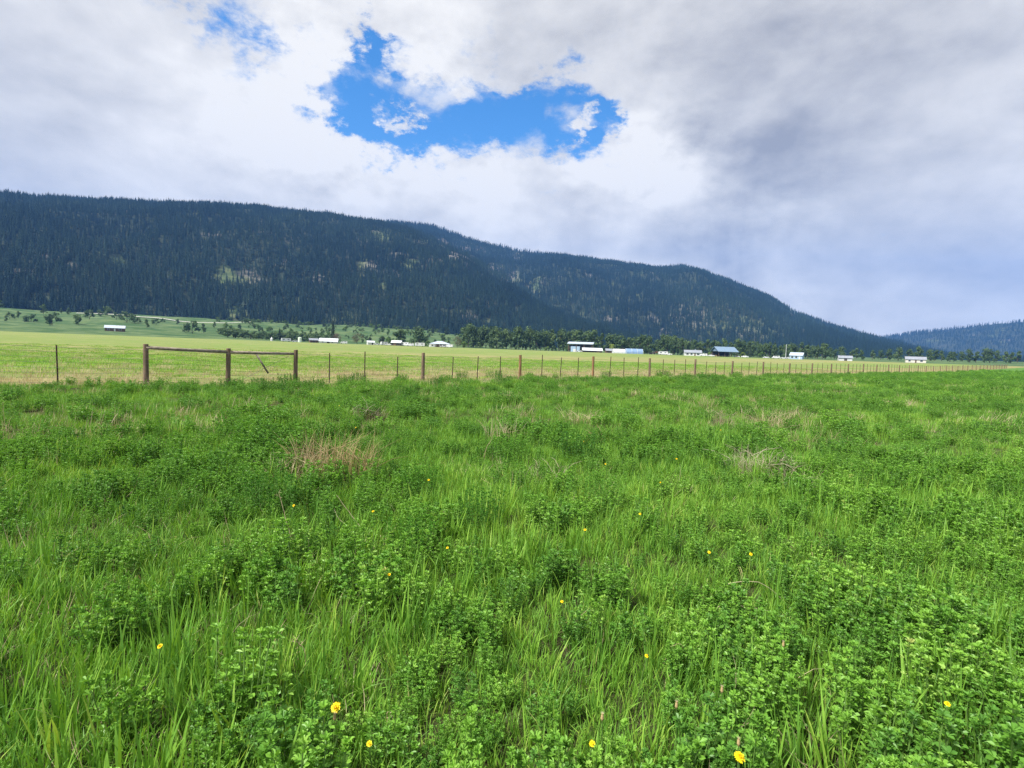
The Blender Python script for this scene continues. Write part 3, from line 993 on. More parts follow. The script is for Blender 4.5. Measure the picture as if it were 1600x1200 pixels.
def vehicle(name, label, cat, px, dist, kind, yaw=0, paint='vanpaint', L=None):
    """car / van / pickup / camper built from a side profile with wheels and windows"""
    prof = {
        'car': (4.5, 1.75, [(0, .35), (0, .8), (.15, .95), (1.1, 1.0), (1.7, 1.45), (3.2, 1.47), (3.9, 1.0), (4.45, .92), (4.5, .35)], [(1.35, 1.03, 1.75, 1.4, 3.1, 1.42, 3.6, 1.03)]),
        'van': (5.4, 2.0, [(0, .4), (0, 1.0), (.7, 1.2), (1.3, 2.1), (5.3, 2.15), (5.4, 2.0), (5.4, .4)], [(.95, 1.25, 1.4, 1.95, 2.4, 1.95, 2.4, 1.25), (3, 1.3, 3, 1.9, 4.6, 1.9, 4.6, 1.3)]),
        'pickup': (5.3, 1.9, [(0, .4), (0, 1.0), (1.3, 1.1), (1.9, 1.7), (3.1, 1.72), (3.4, 1.1), (5.3, 1.08), (5.3, .4)], [(1.6, 1.12, 2.0, 1.6, 3.0, 1.62, 3.2, 1.12)]),
        'camper': (7.0, 2.4, [(0, .5), (-.1, 1.4), (.3, 2.7), (6.6, 2.8), (7, 2.5), (7.0, .6), (6.6, .5)], [(.9, 1.5, .9, 2.1, 2.2, 2.1, 2.2, 1.5), (4.4, 1.5, 4.4, 2.1, 5.8, 2.1, 5.8, 1.5)]),
    }[kind]
    Lg, W, P, WN = prof
    sc = (L or Lg) / Lg
    x, y, z = on_ground(px, dist)
    o = thing(name, label, cat, (x, y, z), face_yaw(px, yaw))
    mb = MB(); n = len(P)
    vs = [((a - Lg / 2) * sc, s * W / 2 * (0.94 if b > 1.2 else 1), b) for s in (-1, 1) for a, b in P]
    mb.add(vs, [tuple(range(n)), tuple(range(2 * n - 1, n - 1, -1))] + [(i, i + n, (i + 1) % n + n, (i + 1) % n) for i in range(n)])
    mb.build('body', M[paint], o)
    for q in WN:
        pts = [((q[2 * i] - Lg / 2) * sc, q[2 * i + 1]) for i in range(4)]
        mb = MB()
        mb.add([(a, s * (W / 2 * 0.94 + (.05 if b < 1.2 else .03)) if k else s * (W / 2 * 0.9), b) for s in (-1, 1) for k in (0, 1) for a, b in pts],
               [(4, 5, 6, 7), (12, 15, 14, 13), (0, 4, 7, 3), (1, 2, 6, 5), (8, 11, 15, 12), (9, 13, 14, 10)])
        mb.build('window', M['glass'], o)
    for a in (0.2, 0.8):
        for s in (-1, 1):
            mb = MB(); mb.tube([((a - .5) * Lg * sc, s * (W / 2 - .18), .34), ((a - .5) * Lg * sc, s * (W / 2 + .02), .34)], .34, 10); mb.build('wheel', M['tyre'], o)
    return o


# left group
x_, y_, z_ = on_ground(424.5, 425)
o = thing('storage_tank', 'small bright white tank standing at the left field edge', 'tank', (x_, y_, z_))
mb = MB(); mb.tube([(0, 0, 0), (0, 0, 1.9), (0, 0, 2.3), (0, 0, 3.0)], [.9, .9, .5, .25], 12); mb.build('shell', M['white'], o)
mb = MB(); mb.tube([(0, 0, 2.95), (0, 0, 3.2)], .3, 10); mb.build('lid', M['galv'], o)
vehicle('camper_trailer', 'low white trailer near the pale green tank', 'trailer', 447, 428, 'camper', 10)
x_, y_, z_ = on_ground(468.5, 425)
o = thing('storage_tank', 'tall pale green tank standing in front of the hedgerow', 'tank', (x_, y_, z_))
mb = MB(); mb.tube([(0, 0, 0), (0, 0, 3.6), (0, 0, 3.9)], [1.4, 1.4, .9], 16); mb.build('shell', M['tank'], o)
mb = MB(); mb.tube([(0, 0, 3.88), (0, 0, 4.15)], .4, 10); mb.build('lid', M['galv'], o)
vehicle('parked_car', 'white car left of the pale green tank', 'car', 461, 424, 'car', 5)
house('grey_shed', 'grey-roofed shed between the green tank and the long white roof', 'shed', 490, 440, 6.5, 5, 2.0, 1.3, 'brownwall', 'greyroof', 8, door=(0, 1.6, 1.8, 'darkwall'))
house('long_barn', 'long low barn with a bright white roof', 'barn', 514, 418, 13.0, 9, 1.5, 2.2, 'white', 'whitemetal', -6, wins=((-4, .6, 1.2, .7), (3, .6, 1.2, .7)), door=(0, 2, 1.3, 'darkwall'))
vehicle('parked_van', 'white van right of the long white roof', 'van', 537, 420, 'van', 0)
house('white_shed', 'small white shed with a dark door', 'shed', 579, 425, 5.2, 4, 2.0, 1.0, 'white', 'whitemetal', 12, door=(1.2, 1.3, 1.9, 'darkwall'))
vehicle('parked_car', 'white car right of the small white shed', 'car', 588.5, 418, 'car', 8)
vehicle('camper_trailer', 'white camper left of the small dark barn', 'trailer', 600, 418, 'camper', 20, L=5.0)
vehicle('pickup_truck', 'white pickup beside the small dark barn', 'pickup', 608, 414, 'pickup', -10)
house('small_barn', 'small dark-walled barn with a white roof', 'barn', 620, 412, 7.0, 5.5, 2.3, 1.5, 'darkwall', 'whitemetal', -14, door=(-1, 2, 2.0, 'brownwall'))
vehicle('camper_trailer', 'white camper right of the small dark barn', 'trailer', 633, 412, 'camper', -15, L=5.2)
vehicle('parked_van', 'white van right of the small dark barn', 'van', 641, 410, 'van', -10)
vehicle('camper_trailer', 'rounded white trailer left of the grey-roofed house', 'trailer', 656, 400, 'camper', 5)


def hip_house():
    px, dist = 687, 392
    x, y, z = on_ground(px, dist)
    o = thing('farm_house', 'white house with a pale grey hipped roof and porch', 'house', (x, y, z), face_yaw(px, 8))
    mb = MB(); mb.box(-7, 7, -4, 4, -1, 2.3); mb.box(-7.6, -4.4, -5.2, -4.01, -1, 1.9); mb.build('wall', M['white'], o)
    mb = MB()
    mb.add([(-5.6, -4.9, 2.3), (7.5, -4.9, 2.3), (7.5, 4.7, 2.3), (-7.5, 4.7, 2.3), (-1.4, 0, 4.4), (1.6, 0, 4.4), (-7.5, -4.9, 2.3)],
           [(6, 1, 5, 4), (1, 2, 5), (2, 3, 4, 5), (3, 6, 4), (6, 3, 2, 1)])
    rf = mb.build('roof', M['paleroof'], o)
    mb = MB(); mb.box(2.4, 3.1, .2, .9, 3.0, 4.9); mb.build('chimney', M['brownwall'], rf)
    mb = MB(); mb.box(-3.6, 4.2, -4.2, -4.01, 0, 2.0); mb.build('porch_panel', M['brownwall'], o)  # flat brown panel just proud of the front wall, behind the porch posts
    for wx in (-6, 5.6):
        mb = MB(); mb.box(wx - .7, wx + .7, -4.1 if wx > 0 else -5.28, -3.9 if wx > 0 else -5.1, .7, 1.7); win = mb.build('window', M['cream'], o)
        mb = MB(); yy = -4.14 if wx > 0 else -5.32
        mb.box(wx - .55, wx + .55, yy, yy + .06, .8, 1.6); mb.build('pane', M['glass'], win)
    for wx in (-3.4, -.9, 1.6, 4.1):
        mb = MB(); mb.box(wx - .09, wx + .09, -4.85, -4.67, 0, 2.28); mb.build('porch_post', M['white'], o)


hip_house()
vehicle('parked_car', 'white car in front of the hipped-roof house', 'car', 693, 380, 'car', 10)
vehicle('parked_van', 'white van at the right end of the hipped-roof house', 'van', 702, 384, 'van', -20)


# middle group: two-storey barn, low sheds, tarp shelters
def big_barn():
    px, dist = 907, 445
    x, y, z = on_ground(px, dist)
    o = thing('hay_barn', 'tall two-storey barn with a flat pale roof and open dark upper floor', 'barn', (x, y, z), face_yaw(px, -6))
    for wx in (-9.6, -3.2, 3.2, 9.6):
        for wy in (-4.5, 4.5):
            mb = MB(); mb.box(wx - .2, wx + .2, wy - .2, wy + .2, -.5, 7.0 if wy < 0 else 6.3); mb.build('post', M['brownwall'], o)
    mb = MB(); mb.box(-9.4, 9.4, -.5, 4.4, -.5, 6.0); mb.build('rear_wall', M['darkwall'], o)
    mb = MB(); mb.box(-7.6, -.2, -4.4, -.52, -.5, 4.6); mb.build('lower_wall', M['bluewall'], o)
    mb = MB(); mb.box(-9.2, -7.7, -4.3, -.52, 2.6, 4.3); mb.build('balcony', M['darkwall'], o)
    mb = MB(); mb.box(-5.6, -3.4, -4.52, -4.38, 0, 2.4); mb.build('door', M['white'], o)
    mb = MB()
    mb.add([(-10.6, -5.4, 6.5), (10.6, -5.4, 6.5), (10.6, 5.4, 8.1), (-10.6, 5.4, 8.1), (-10.6, -5.4, 6.9), (10.6, -5.4, 6.9), (10.6, 5.4, 8.5), (-10.6, 5.4, 8.5)],
           [(0, 3, 2, 1), (4, 5, 6, 7), (0, 1, 5, 4), (1, 2, 6, 5), (2, 3, 7, 6), (3, 0, 4, 7)])
    mb.build('roof', M['paleroof'], o)


big_barn()
house('low_shed', 'low shed with a long pale roof in front of the tall barn', 'shed', 925, 428, 15, 7, 1.6, 1.8, 'darkwall', 'whitemetal', 8, door=(4.5, 3, 1.5, 'brownwall'))
vehicle('parked_car', 'white car in front of the tall barn', 'car', 905, 424, 'car', 4)
house('grey_shed', 'small grey shed left of the white tarp shelter', 'shed', 951, 438, 5, 5, 2.0, 1.4, 'brownwall', 'greyroof', 10, door=(0, 1.6, 1.8, 'darkwall'))


def quonset(label, px, dist, w, d, h, mat):
    x, y, z = on_ground(px, dist)
    o = thing('tarp_shelter', label, 'shelter', (x, y, z), face_yaw(px, 12))
    mb = MB(); n = 12
    vs = []
    for s in (-1, 1):
        for k in range(n + 1):
            a = math.pi * k / n
            vs.append((s * w / 2, -d / 2 * math.cos(a), h * math.sin(a) ** 0.8))
    mb.add(vs, [(k, k + 1, n + 2 + k, n + 1 + k) for k in range(n)])
    mb.build('cover', M[mat], o)
    mb = MB(); mb.add(vs, [tuple(range(n, -1, -1)), tuple(range(n + 1, 2 * n + 2))]); mb.v = [(a * 0.985, b * .98, c * .985) for a, b, c in mb.v]
    mb.build('end_wall', M[mat], o)
    for f in (-.5, -.17, .17, .5):
        mb = MB(); mb.tube([(f * w, -(d / 2 + .05) * math.cos(math.pi * k / 10), (h + .05) * math.sin(math.pi * k / 10) ** 0.8) for k in range(11)], .07, 5); mb.build('hoop', M['galv'], o)


quonset('white tarp shelter beside the blue tarp shelter', 966.5, 432, 9.5, 8, 3.6, 'whitetarp')
quonset('faded blue tarp shelter at the field edge', 990, 428, 13, 9, 4.1, 'bluetarp')


def machine(label, px, dist):
    x, y, z = on_ground(px, dist)
    o = thing('farm_machine', label, 'machine', (x, y, z), face_yaw(px, 0))
    mb = MB(); mb.box(-2.6, 1.2, -1, 1, .7, 1.5); mb.box(-.6, .9, -.9, .9, 1.5, 2.6); mb.build('body', M['darkpaint'], o)
    mb = MB(); mb.tube([(1.0, 0, 1.4), (2.4, 0, 2.3), (3.4, 0, 1.9)], [.18, .15, .2], 6); mb.build('boom', M['redpaint'], o)
    for a, q in ((-1.8, .8), (.8, .6)):
        for s in (-1, 1):
            mb = MB(); mb.tube([(a, s * .95, q), (a, s * 1.3, q)], q, 12); mb.build('wheel', M['tyre'], o)


machine('dark farm machine right of the blue tarp shelter', 1021, 430)
vehicle('camper_trailer', 'long white trailer right of the dark farm machine', 'trailer', 1036, 428, 'camper', 14)
vehicle('pickup_truck', 'white pickup right of the long white trailer', 'pickup', 1045, 424, 'pickup', -8)
house('farm_house', 'white bungalow with a grey roof and dark windows', 'house', 1082, 425, 12.5, 8, 2.6, 1.8, 'white', 'greyroof', 6, wins=((-4.2, .9, 1.6, 1.1), (-1.2, .9, 1.4, 1.1), (3.8, .9, 1.8, 1.1)), door=(1.4, 1.0, 2.1, 'brownwall'), chim=2.0)
vehicle('parked_van', 'white van right of the white bungalow', 'van', 1099, 420, 'van', 5)
vehicle('pickup_truck', 'white pickup parked by the open pole barn', 'pickup', 1111, 426, 'pickup', 0)


def pole_barn():
    px, dist = 1131, 430
    x, y, z = on_ground(px, dist)
    o = thing('pole_barn', 'large open pole barn with a slate blue gable roof', 'barn', (x, y, z), face_yaw(px, 24))
    w, d, h, rise = 14.5, 14.0, 4.4, 3.4
    for wx in (-.5, -.17, .17, .5):
        for wy in (-.5, .5):
            mb = MB(); mb.box(wx * w - .15, wx * w + .15, wy * d - .15, wy * d + .15, -.5, h - .1); mb.build('post', M['brownwall'], o)
    mb = MB(); gable_roof(mb, w, d, h, rise, 1.0, .25); mb.build('roof', M['blueroof'], o)
    x0 = w / 2
    for s in (-1, 1):
        mb = MB()
        mb.add([(s * x0, -d / 2, h), (s * x0, d / 2, h), (s * x0, 0, h + rise), (s * (x0 - .15), -d / 2, h), (s * (x0 - .15), d / 2, h), (s * (x0 - .15), 0, h + rise)],
               [(0, 1, 2), (5, 4, 3), (0, 2, 5, 3), (1, 4, 5, 2), (0, 3, 4, 1)])
        mb.build('gable_end', M['blueroof'], o)
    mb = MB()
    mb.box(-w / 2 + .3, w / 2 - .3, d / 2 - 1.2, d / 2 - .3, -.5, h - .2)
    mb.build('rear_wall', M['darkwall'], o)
    for k in range(5):
        x1 = -5 + 2.5 * k
        b = MB(); b.tube([(-0.6, 0, .75), (.6, 0, .75)], .75, 12)
        q = b.build('hay_bale', M['dry1'])
        q.location = Matrix.Translation((x, y, z)) @ Matrix.Rotation(o.rotation_euler.z, 4, 'Z') @ Vector((x1, 2.5, 0))
        q.rotation_euler.z = o.rotation_euler.z + R(80)
        tag(q, 'round hay bale stored under the open pole barn', 'hay bale', 'hay bales under the pole barn')


pole_barn()
for px, kind, nm, lb, ct in ((1151, 'car', 'parked_car', 'white car just right of the open pole barn', 'car'), (1164, 'pickup', 'pickup_truck', 'white pickup below the yellow-green bush', 'truck'),
                             (1197, 'car', 'parked_car', 'white car well left of the white pole', 'car'), (1212, 'van', 'parked_van', 'white van left of the white pole', 'van'),
                             (1224, 'car', 'parked_car', 'white car at the foot of the white pole', 'car'), (1233, 'pickup', 'pickup_truck', 'white pickup left of the pale blue house', 'truck')):
    vehicle(nm, lb, ct, px, 420 + rt.uniform(-4, 8), kind, rt.uniform(-15, 15))
x_, y_, z_ = on_ground(1227.5, 425)
o = thing('flag_pole', 'tall thin white pole left of the pale blue house', 'pole', (x_, y_, z_))
mb = MB(); mb.tube([(0, 0, -.3), (0, 0, 11.5)], [.2, .13], 8); mb.build('mast', M['galv'], o)
mb = MB(); mb.tube([(0, 0, -.3), (0, 0, .5)], [.4, .3], 8); mb.build('base', M['greyroof'], o)
house('farm_house', 'pale blue house with white trim near the white pole', 'house', 1245, 410, 8.5, 7, 3.0, 2.0, 'bluewall', 'paleroof', -10, wins=((-2.6, 1.0, 1.3, 1.2), (.2, 1.0, 1.3, 1.2)), door=(2.4, 1.0, 2.1, 'white'))
house('white_shed', 'white shed past the pale blue house', 'shed', 1320, 420, 9, 6, 2.2, 1.6, 'white', 'greyroof', 10, door=(0, 2, 2, 'darkwall'))
house('farm_house', 'cream house far past the pale blue house', 'house', 1430, 430, 13, 8, 2.6, 2.0, 'cream', 'greyroof', 4, wins=((-4, .9, 1.4, 1.1), (3.6, .9, 1.6, 1.1)), door=(0, 1.0, 2.1, 'brownwall'))
house('farm_house', 'brown house left of the brace rail', 'house', 180, 440, 13, 8, 2.6, 2.0, 'brownwall', 'paleroof', -4, wins=((-4, .9, 1.4, 1.1), (3.6, .9, 1.6, 1.1)), door=(0, 1.0, 2.1, 'white'))


# ------------------------------------------------------------------ the fence
def fence_pt(t):
    y = 4.2 * (t + 6.0)
    x = FS * y + FC
    return Vector((x, y, gz1(x, y)))


def lean(p, h, a, b):
    return p + Vector((math.sin(R(a)) * h, math.sin(R(b)) * h, h))


def build_fence():
    o = thing('wire_fence', 'long wire fence of round wooden and thin steel posts across the meadow', 'fence', tuple(fence_pt(0)))
    base = fence_pt(0)
    rf = random.Random(5)
    wood = [(-1.74, 1.38), (-1.34, 1.37), (-0.95, 1.36), (0, 1.35)] + [(k, 1.34 + rf.uniform(-.06, .06)) for k in range(1, 37)] + [(-2.75, 1.35)]
    for t, h in wood:
        p = fence_pt(t) - base
        mb = MB()
        r0 = 0.082 if t < 1 else 0.078
        top = lean(p, h, rf.uniform(-1, 1), rf.uniform(-1, 1))
        pts = [p + Vector((0, 0, -.3)), p.lerp(top, .3), p.lerp(top, .7), top]
        mb.tube(pts, [r0 * 1.05, r0, r0 * .97, r0 * .92], 12, cap=False)
        ps = mb.build('post', M['post_orange'] if t in (1, 2) else M['post'], o, smooth=True)
        mb = MB(); mb.tube([top - Vector((0, 0, .004)), top + Vector((0, 0, .006))], [r0 * .92, r0 * .85], 12)
        mb.build('post_top', M['cut'], ps)
    tp = [(-0.727, 1.25), (-0.475, 1.42), (-0.22, 1.18)]
    for k in range(0, 36):
        tp += [(k + f, rf.uniform(1.18, 1.42)) for f in (0.27, 0.52, 0.77)]
    tp += [(-2.1, 1.25), (-2.43, 1.3)]
    for t, h in tp:
        p = fence_pt(t) - base
        q = lean(p, h, rf.uniform(-2, 2), rf.uniform(-2, 2))
        mb = MB()
        w = .022
        e = (q - p).normalized()
        for s in ((w, .006), (.006, w)):
            a, b = s
            vs = [p + Vector((i * a, j * b, -.3)) for i, j in ((-1, -1), (1, -1), (1, 1), (-1, 1))] + [q + Vector((i * a, j * b, 0)) for i, j in ((-1, -1), (1, -1), (1, 1), (-1, 1))]
            mb.add(vs, [(0, 1, 5, 4), (1, 2, 6, 5), (2, 3, 7, 6), (3, 0, 4, 7), (4, 5, 6, 7)])
        mb.build('steel_post', M['tpost'], o)
    # brace rails, the hanging brace pole and the diagonal brace wire
    a = fence_pt(-1.34) - base; b = fence_pt(-0.95) - base; c = fence_pt(-1.74) - base
    up = Vector((0, 0, 1))
    mb = MB(); mb.tube([a + up * 1.24, a.lerp(b, .5) + up * 1.215, b + up * 1.20], [.058, .054, .05], 10); mb.build('rail', M['rail'], o, smooth=True)
    mb = MB(); mb.tube([c + up * 1.27, a.lerp(c, .5) + up * 1.25, a + up * 1.245], [.058, .055, .056], 10); mb.build('rail', M['rail'], o, smooth=True)
    ab = b - a
    mb = MB(); mb.tube([a + ab * .41 + up * 1.17 + Vector((0, -.05, 0)), a + ab * .60 + up * .45 + Vector((0, -.12, 0))], [.032, .035], 8); mb.build('brace', M['rail'], o, smooth=True)
    mb = MB(); mb.tube([a + ab * .12 + up * .12, a + ab * .9 + up * 1.12], .007, 5); mb.build('brace_wire', M['wire'], o)
    # line wires
    ts = np.arange(-2.75, 36.001, 0.25)
    for hgt in (.12, .27, .42, .58, .74, .9, 1.06, 1.2):
        pts = [fence_pt(t) - base + up * (hgt - (0.012 if abs(t - round(t)) > .01 else 0)) + Vector((0.05, -0.05, 0)) for t in ts]
        mb = MB(); mb.tube(pts, .0038 if hgt < 1.1 else .0045, 4); mb.build('line_wire', M['wire'], o)
    # vertical stay wires of the woven mesh: far too many to pick apart
    mb = MB()
    for t in np.arange(-0.94, 9, 0.026):
        p = fence_pt(t) - base + Vector((0.05, -0.05, 0))
        vs = [p + Vector((-.0015, 0, .08)), p + Vector((.0015, .0015, .08)), p + Vector((0, -.0015, .08)), p + Vector((-.0015, 0, .92)), p + Vector((.0015, .0015, .92)), p + Vector((0, -.0015, .92))]
        mb.add(vs, [(0, 1, 4, 3), (1, 2, 5, 4), (2, 0, 3, 5)])
    tag(mb.build('mesh_stays', M['wire'], o), kind='stuff')


build_fence()


# ------------------------------------------------------------------ meadow plants
def blade(mb, rr, x, y, h, w, lean_, az, var, seg=4, curl=1.0):
    """a tapering, bending grass blade folded along its middle"""
    dx, dy = math.cos(az), math.sin(az)
    nx, ny = -dy, dx
    vs = []
    a0 = rr.uniform(0.02, 0.2)
    px, pz = 0.0, -0.02
    st = h / seg
    ang = a0
    for i in range(seg + 1):
        f = i / seg
        ww = w * 0.5 * (0.75 + 0.25 * f * 2 if f < .5 else 1.0) * (1 - f ** 2.2)
        if i == seg:
            vs.append((x + dx * px, y + dy * px, pz))
        else:
            vs.append((x + dx * px - nx * ww, y + dy * px - ny * ww, pz + ww * .3))
            vs.append((x + dx * px + nx * ww, y + dy * px + ny * ww, pz + ww * .3))
        ang += lean_ * curl / seg * (0.4 + 1.2 * f)
        px += math.sin(ang) * st; pz += math.cos(ang) * st
    fs = [(2 * i, 2 * i + 1, 2 * i + 3, 2 * i + 2) for i in range(seg - 1)] + [(2 * seg - 2, 2 * seg - 1, 2 * seg)]
    mb.add(vs, fs, max(0.01, var))


def grass_tuft(seed, n, rad, hmin, hmax, w, mat, lean_=(0.1, 1.0), seg=4, dryf=0.09, name='grass_tuft'):
    rr = random.Random(seed)
    mb = MB()
    for _ in range(n):
        q = rad * math.sqrt(rr.random()); a = rr.random() * 6.28
        v = rr.uniform(0.97, 1.0) if rr.random() < dryf else rr.uniform(0.02, 0.8)
        blade(mb, rr, q * math.cos(a), q * math.sin(a), rr.uniform(hmin, hmax), w * rr.uniform(.6, 1.25), rr.uniform(*lean_), a + rr.uniform(-1.4, 1.4), v, seg)
    return mb.mesh(name, mat)


def leaflet(mb, base, d, nrm, L, W, var):
    s = d.cross(nrm).normalized()
    up = nrm * (W * .28)
    p0 = base; p3 = base + d * L - nrm * (L * .08)
    vs = [p0, base + d * (L * .38) + s * (W * .42) + up, base + d * (L * .75) + s * (W * .46) + up, p3, base + d * (L * .75) - s * (W * .46) + up, base + d * (L * .38) - s * (W * .42) + up]
    mb.add(vs, [(0, 1, 2), (0, 2, 3), (0, 3, 4), (0, 4, 5)], var)


def alfalfa(seed, stems, hmin, hmax, spread, ls=1.0, nodes=11):
    """leafy stems with three-part leaves; returns (foliage, stem) mesh builders"""
    rr = random.Random(seed)
    lf = MB(); st = MB()
    for _ in range(stems):
        a = rr.random() * 6.28
        q = spread * .35 * math.sqrt(rr.random())
        p = Vector((q * math.cos(a), q * math.sin(a), 0))
        h = rr.uniform(hmin, hmax)
        out = rr.uniform(.0, .55)
        pts = []
        ang = out * .5
        az = a + rr.uniform(-.6, .6)
        n = nodes
        for i in range(n + 1):
            pts.append(p.copy())
            p = p + Vector((math.cos(az) * math.sin(ang), math.sin(az) * math.sin(ang), math.cos(ang))) * (h / n)
            ang = ang * 0.93 + rr.uniform(-.09, .09)
            az += rr.uniform(-.25, .25)
        st.tube(pts[::2] + [pts[-1]], [.0018] * (len(pts[::2]) + 1), 3, 0.2, cap=False)
        sv = rr.random() * .5
        la = rr.random() * 6.28
        for i in range(2, n + 1):
            f = i / n
            reps = 1 if f < .9 else 4
            for k in range(reps):
                la += 2.4 + rr.uniform(-.5, .5)
                el = rr.uniform(.25, .8) if reps == 1 else rr.uniform(.5, 1.3)
                d = Vector((math.cos(la) * math.cos(el), math.sin(la) * math.cos(el), math.sin(el)))
                pl = rr.uniform(.012, .026) * (1 - .4 * f) * ls
                b = pts[i] + d * pl
                if reps > 1: b = pts[i] + d * pl * .4
                L = rr.uniform(.015, .025) * ls * (1.0 if f < .8 else .85)
                W = L * rr.uniform(.42, .58)
                side = d.cross(Vector((0, 0, 1))).normalized()
                nrm = side.cross(d).normalized()
                var = min(1, max(.01, sv + f * .15 + rr.random() * .4))
                for off in (-.95, 0, .95):
                    dd = (d * math.cos(off) + side * math.sin(off) + Vector((0, 0, rr.uniform(-.15, .2)))).normalized()
                    nn = (nrm + Vector((rr.uniform(-.5, .5), rr.uniform(-.5, .5), rr.uniform(-.2, .3)))).normalized()
                    leaflet(lf, b, dd, nn, L, W, var)
    return lf, st


def sub(mb_list, mats, name):
    """several builders joined to one mesh with a material each"""
    al = MB(); mi = []
    for k, m in enumerate(mb_list):
        o = len(al.v)
        al.v += m.v; al.a += m.a
        al.f += [tuple(i + o for i in q) for q in m.f]
        mi += [k] * len(m.f)
    me = al.mesh(name, mats)
    me.polygons.foreach_set('material_index', mi)
    return me


N_AL = 8
alf = [alfalfa(300 + i, 13 + i % 5, .12, .22 + .02 * (i % 4), .20, .92, 13) for i in range(N_AL)]
alf_mesh = [sub(a, [M['alfalfa'], M['stem']], 'alfalfa_plant') for a in alf]
alf_fol = [a[0].mesh('foliage', M['alfalfa1']) for a in alf]
alf_stem = [a[1].mesh('stem', M['stem']) for a in alf]
C_alf = proto_collection('alfalfa', alf_mesh)
# mid-distance alfalfa: wider mounds with bigger leaf faces
alf2 = [sub(alfalfa(340 + i, 34, .12, .28, .46, 1.3, 9), [M['alfalfa'], M['stem']], 'alfalfa_mound') for i in range(5)]
C_alf2 = proto_collection('alfalfa_mound', alf2)
# grasses
tufts = [grass_tuft(400 + i, 15 if i < 6 else 7, .055, .10, (.22, .28, .34, .25, .20, .30, .34)[i], (.0062, .0095, .011, .0065, .005, .013, .018)[i], M['grass'], (.05, .6) if i != 3 else (.4, 1.8)) for i in range(7)]
C_gr = proto_collection('tuft_near', tufts)
tufts2 = [grass_tuft(420 + i, 60, .22, .06, (.18, .22, .27, .17)[i], .009, M['grass'], (.05, .8), 3) for i in range(4)]
C_gr2 = proto_collection('tuft_mid', tufts2)
tufts3 = [grass_tuft(440 + i, 90, .5, .08, (.22, .27, .30)[i], .017, M['grass'], (.1, .9), 2) for i in range(3)]
C_gr3 = proto_collection('tuft_far', tufts3)
low_t = [grass_tuft(450 + i, 26, .12, .03, (.10, .13, .16, .12)[i], .005, M['grass'], (.2, 1.6), 3, .2) for i in range(4)]
C_low = proto_collection('low_thatch', low_t)
dry_t = [grass_tuft(460 + i, 9, .12, .08, .26, .003, M['dry'], (.3, 2.0), 4, 0) for i in range(4)]
C_dry = proto_collection('dry_near', dry_t)
dry_t2 = [grass_tuft(470 + i, 50, .4, .08, .36, .008, M['dry'], (.1, 1.2), 3, 0) for i in range(3)]
C_dry2 = proto_collection('dry_far', dry_t2)
past_t = [grass_tuft(480 + i, 80, .6, .04, .15, .02, M['grass'], (.1, 1.2), 2, .1) for i in range(3)]
C_past = proto_collection('pasture_tuft', past_t)

# flowers and dry pieces the photograph shows one by one: their places keep the grass off
FLOWERS = [(525, 1105, .25), (577, 1162, .26), (608, 898, .25), (583, 799, .25), (459, 790, .25), (914, 828, .25), (878, 940, .25), (1010, 1025, .28), (925, 1162, .26), (1155, 1183, .26),
           (1108, 863, .25), (1173, 866, .25), (1000, 803, .25), (1032, 754, .25), (1057, 717, .25), (946, 725, .25), (699, 856, .25), (556, 668, .25), (503, 668, .25), (530, 634, .32),
           (912, 690, .25), (670, 750, .25), (1126, 672, .25), (250, 1010, .27), (1480, 1100, .28)]
fl_pos = []
for px, py, hh in FLOWERS:
    x, y, z = hit_ground(px, py, hh)
    fl_pos.append((x, y, z, hh, math.hypot(x, y)))
FL_LB = ['largest yellow dandelion, with a tan bud just below it', 'yellow dandelion half hidden by blades near the bottom', 'yellow dandelion in front of the big dark mound', 'yellow dandelion left of two leaning dry stalks',
         'small yellow dandelion beside the long tan stalk', 'yellow dandelion in the grass right of centre', 'yellow dandelion in the tall grass strip below centre', 'orange-yellow dandelion deep in the lower right alfalfa',
         'small yellow dandelion low among the bottom middle grass', 'bright dandelion with a tan bud at the lower right', 'orange-yellow dandelion in the right-hand grass, left of a pair', 'yellow dandelion in the right-hand grass, right of a pair',
         'yellow dandelion above the right-of-centre one', 'yellow dandelion below the greyish bent straw', 'yellow dandelion left of the greyish bent straw', 'tiny yellow dandelion by the dark brown patch',
         'small orange-yellow dandelion on the left centre mound', 'tiny yellow dandelion right of the pair behind the reddish clump', 'tiny yellow dandelion left of the pair behind the reddish clump', 'tiny yellow dandelion behind the rounded tan hump',
         'tiny yellow dandelion above the dark middle clump', 'tiny yellow dandelion left of the dark middle clump', 'tiny yellow dandelion below the small grey straw clump',
         'yellow dandelion in the left grass away from the stalks', 'yellow dandelion at the lower right end of the meadow']
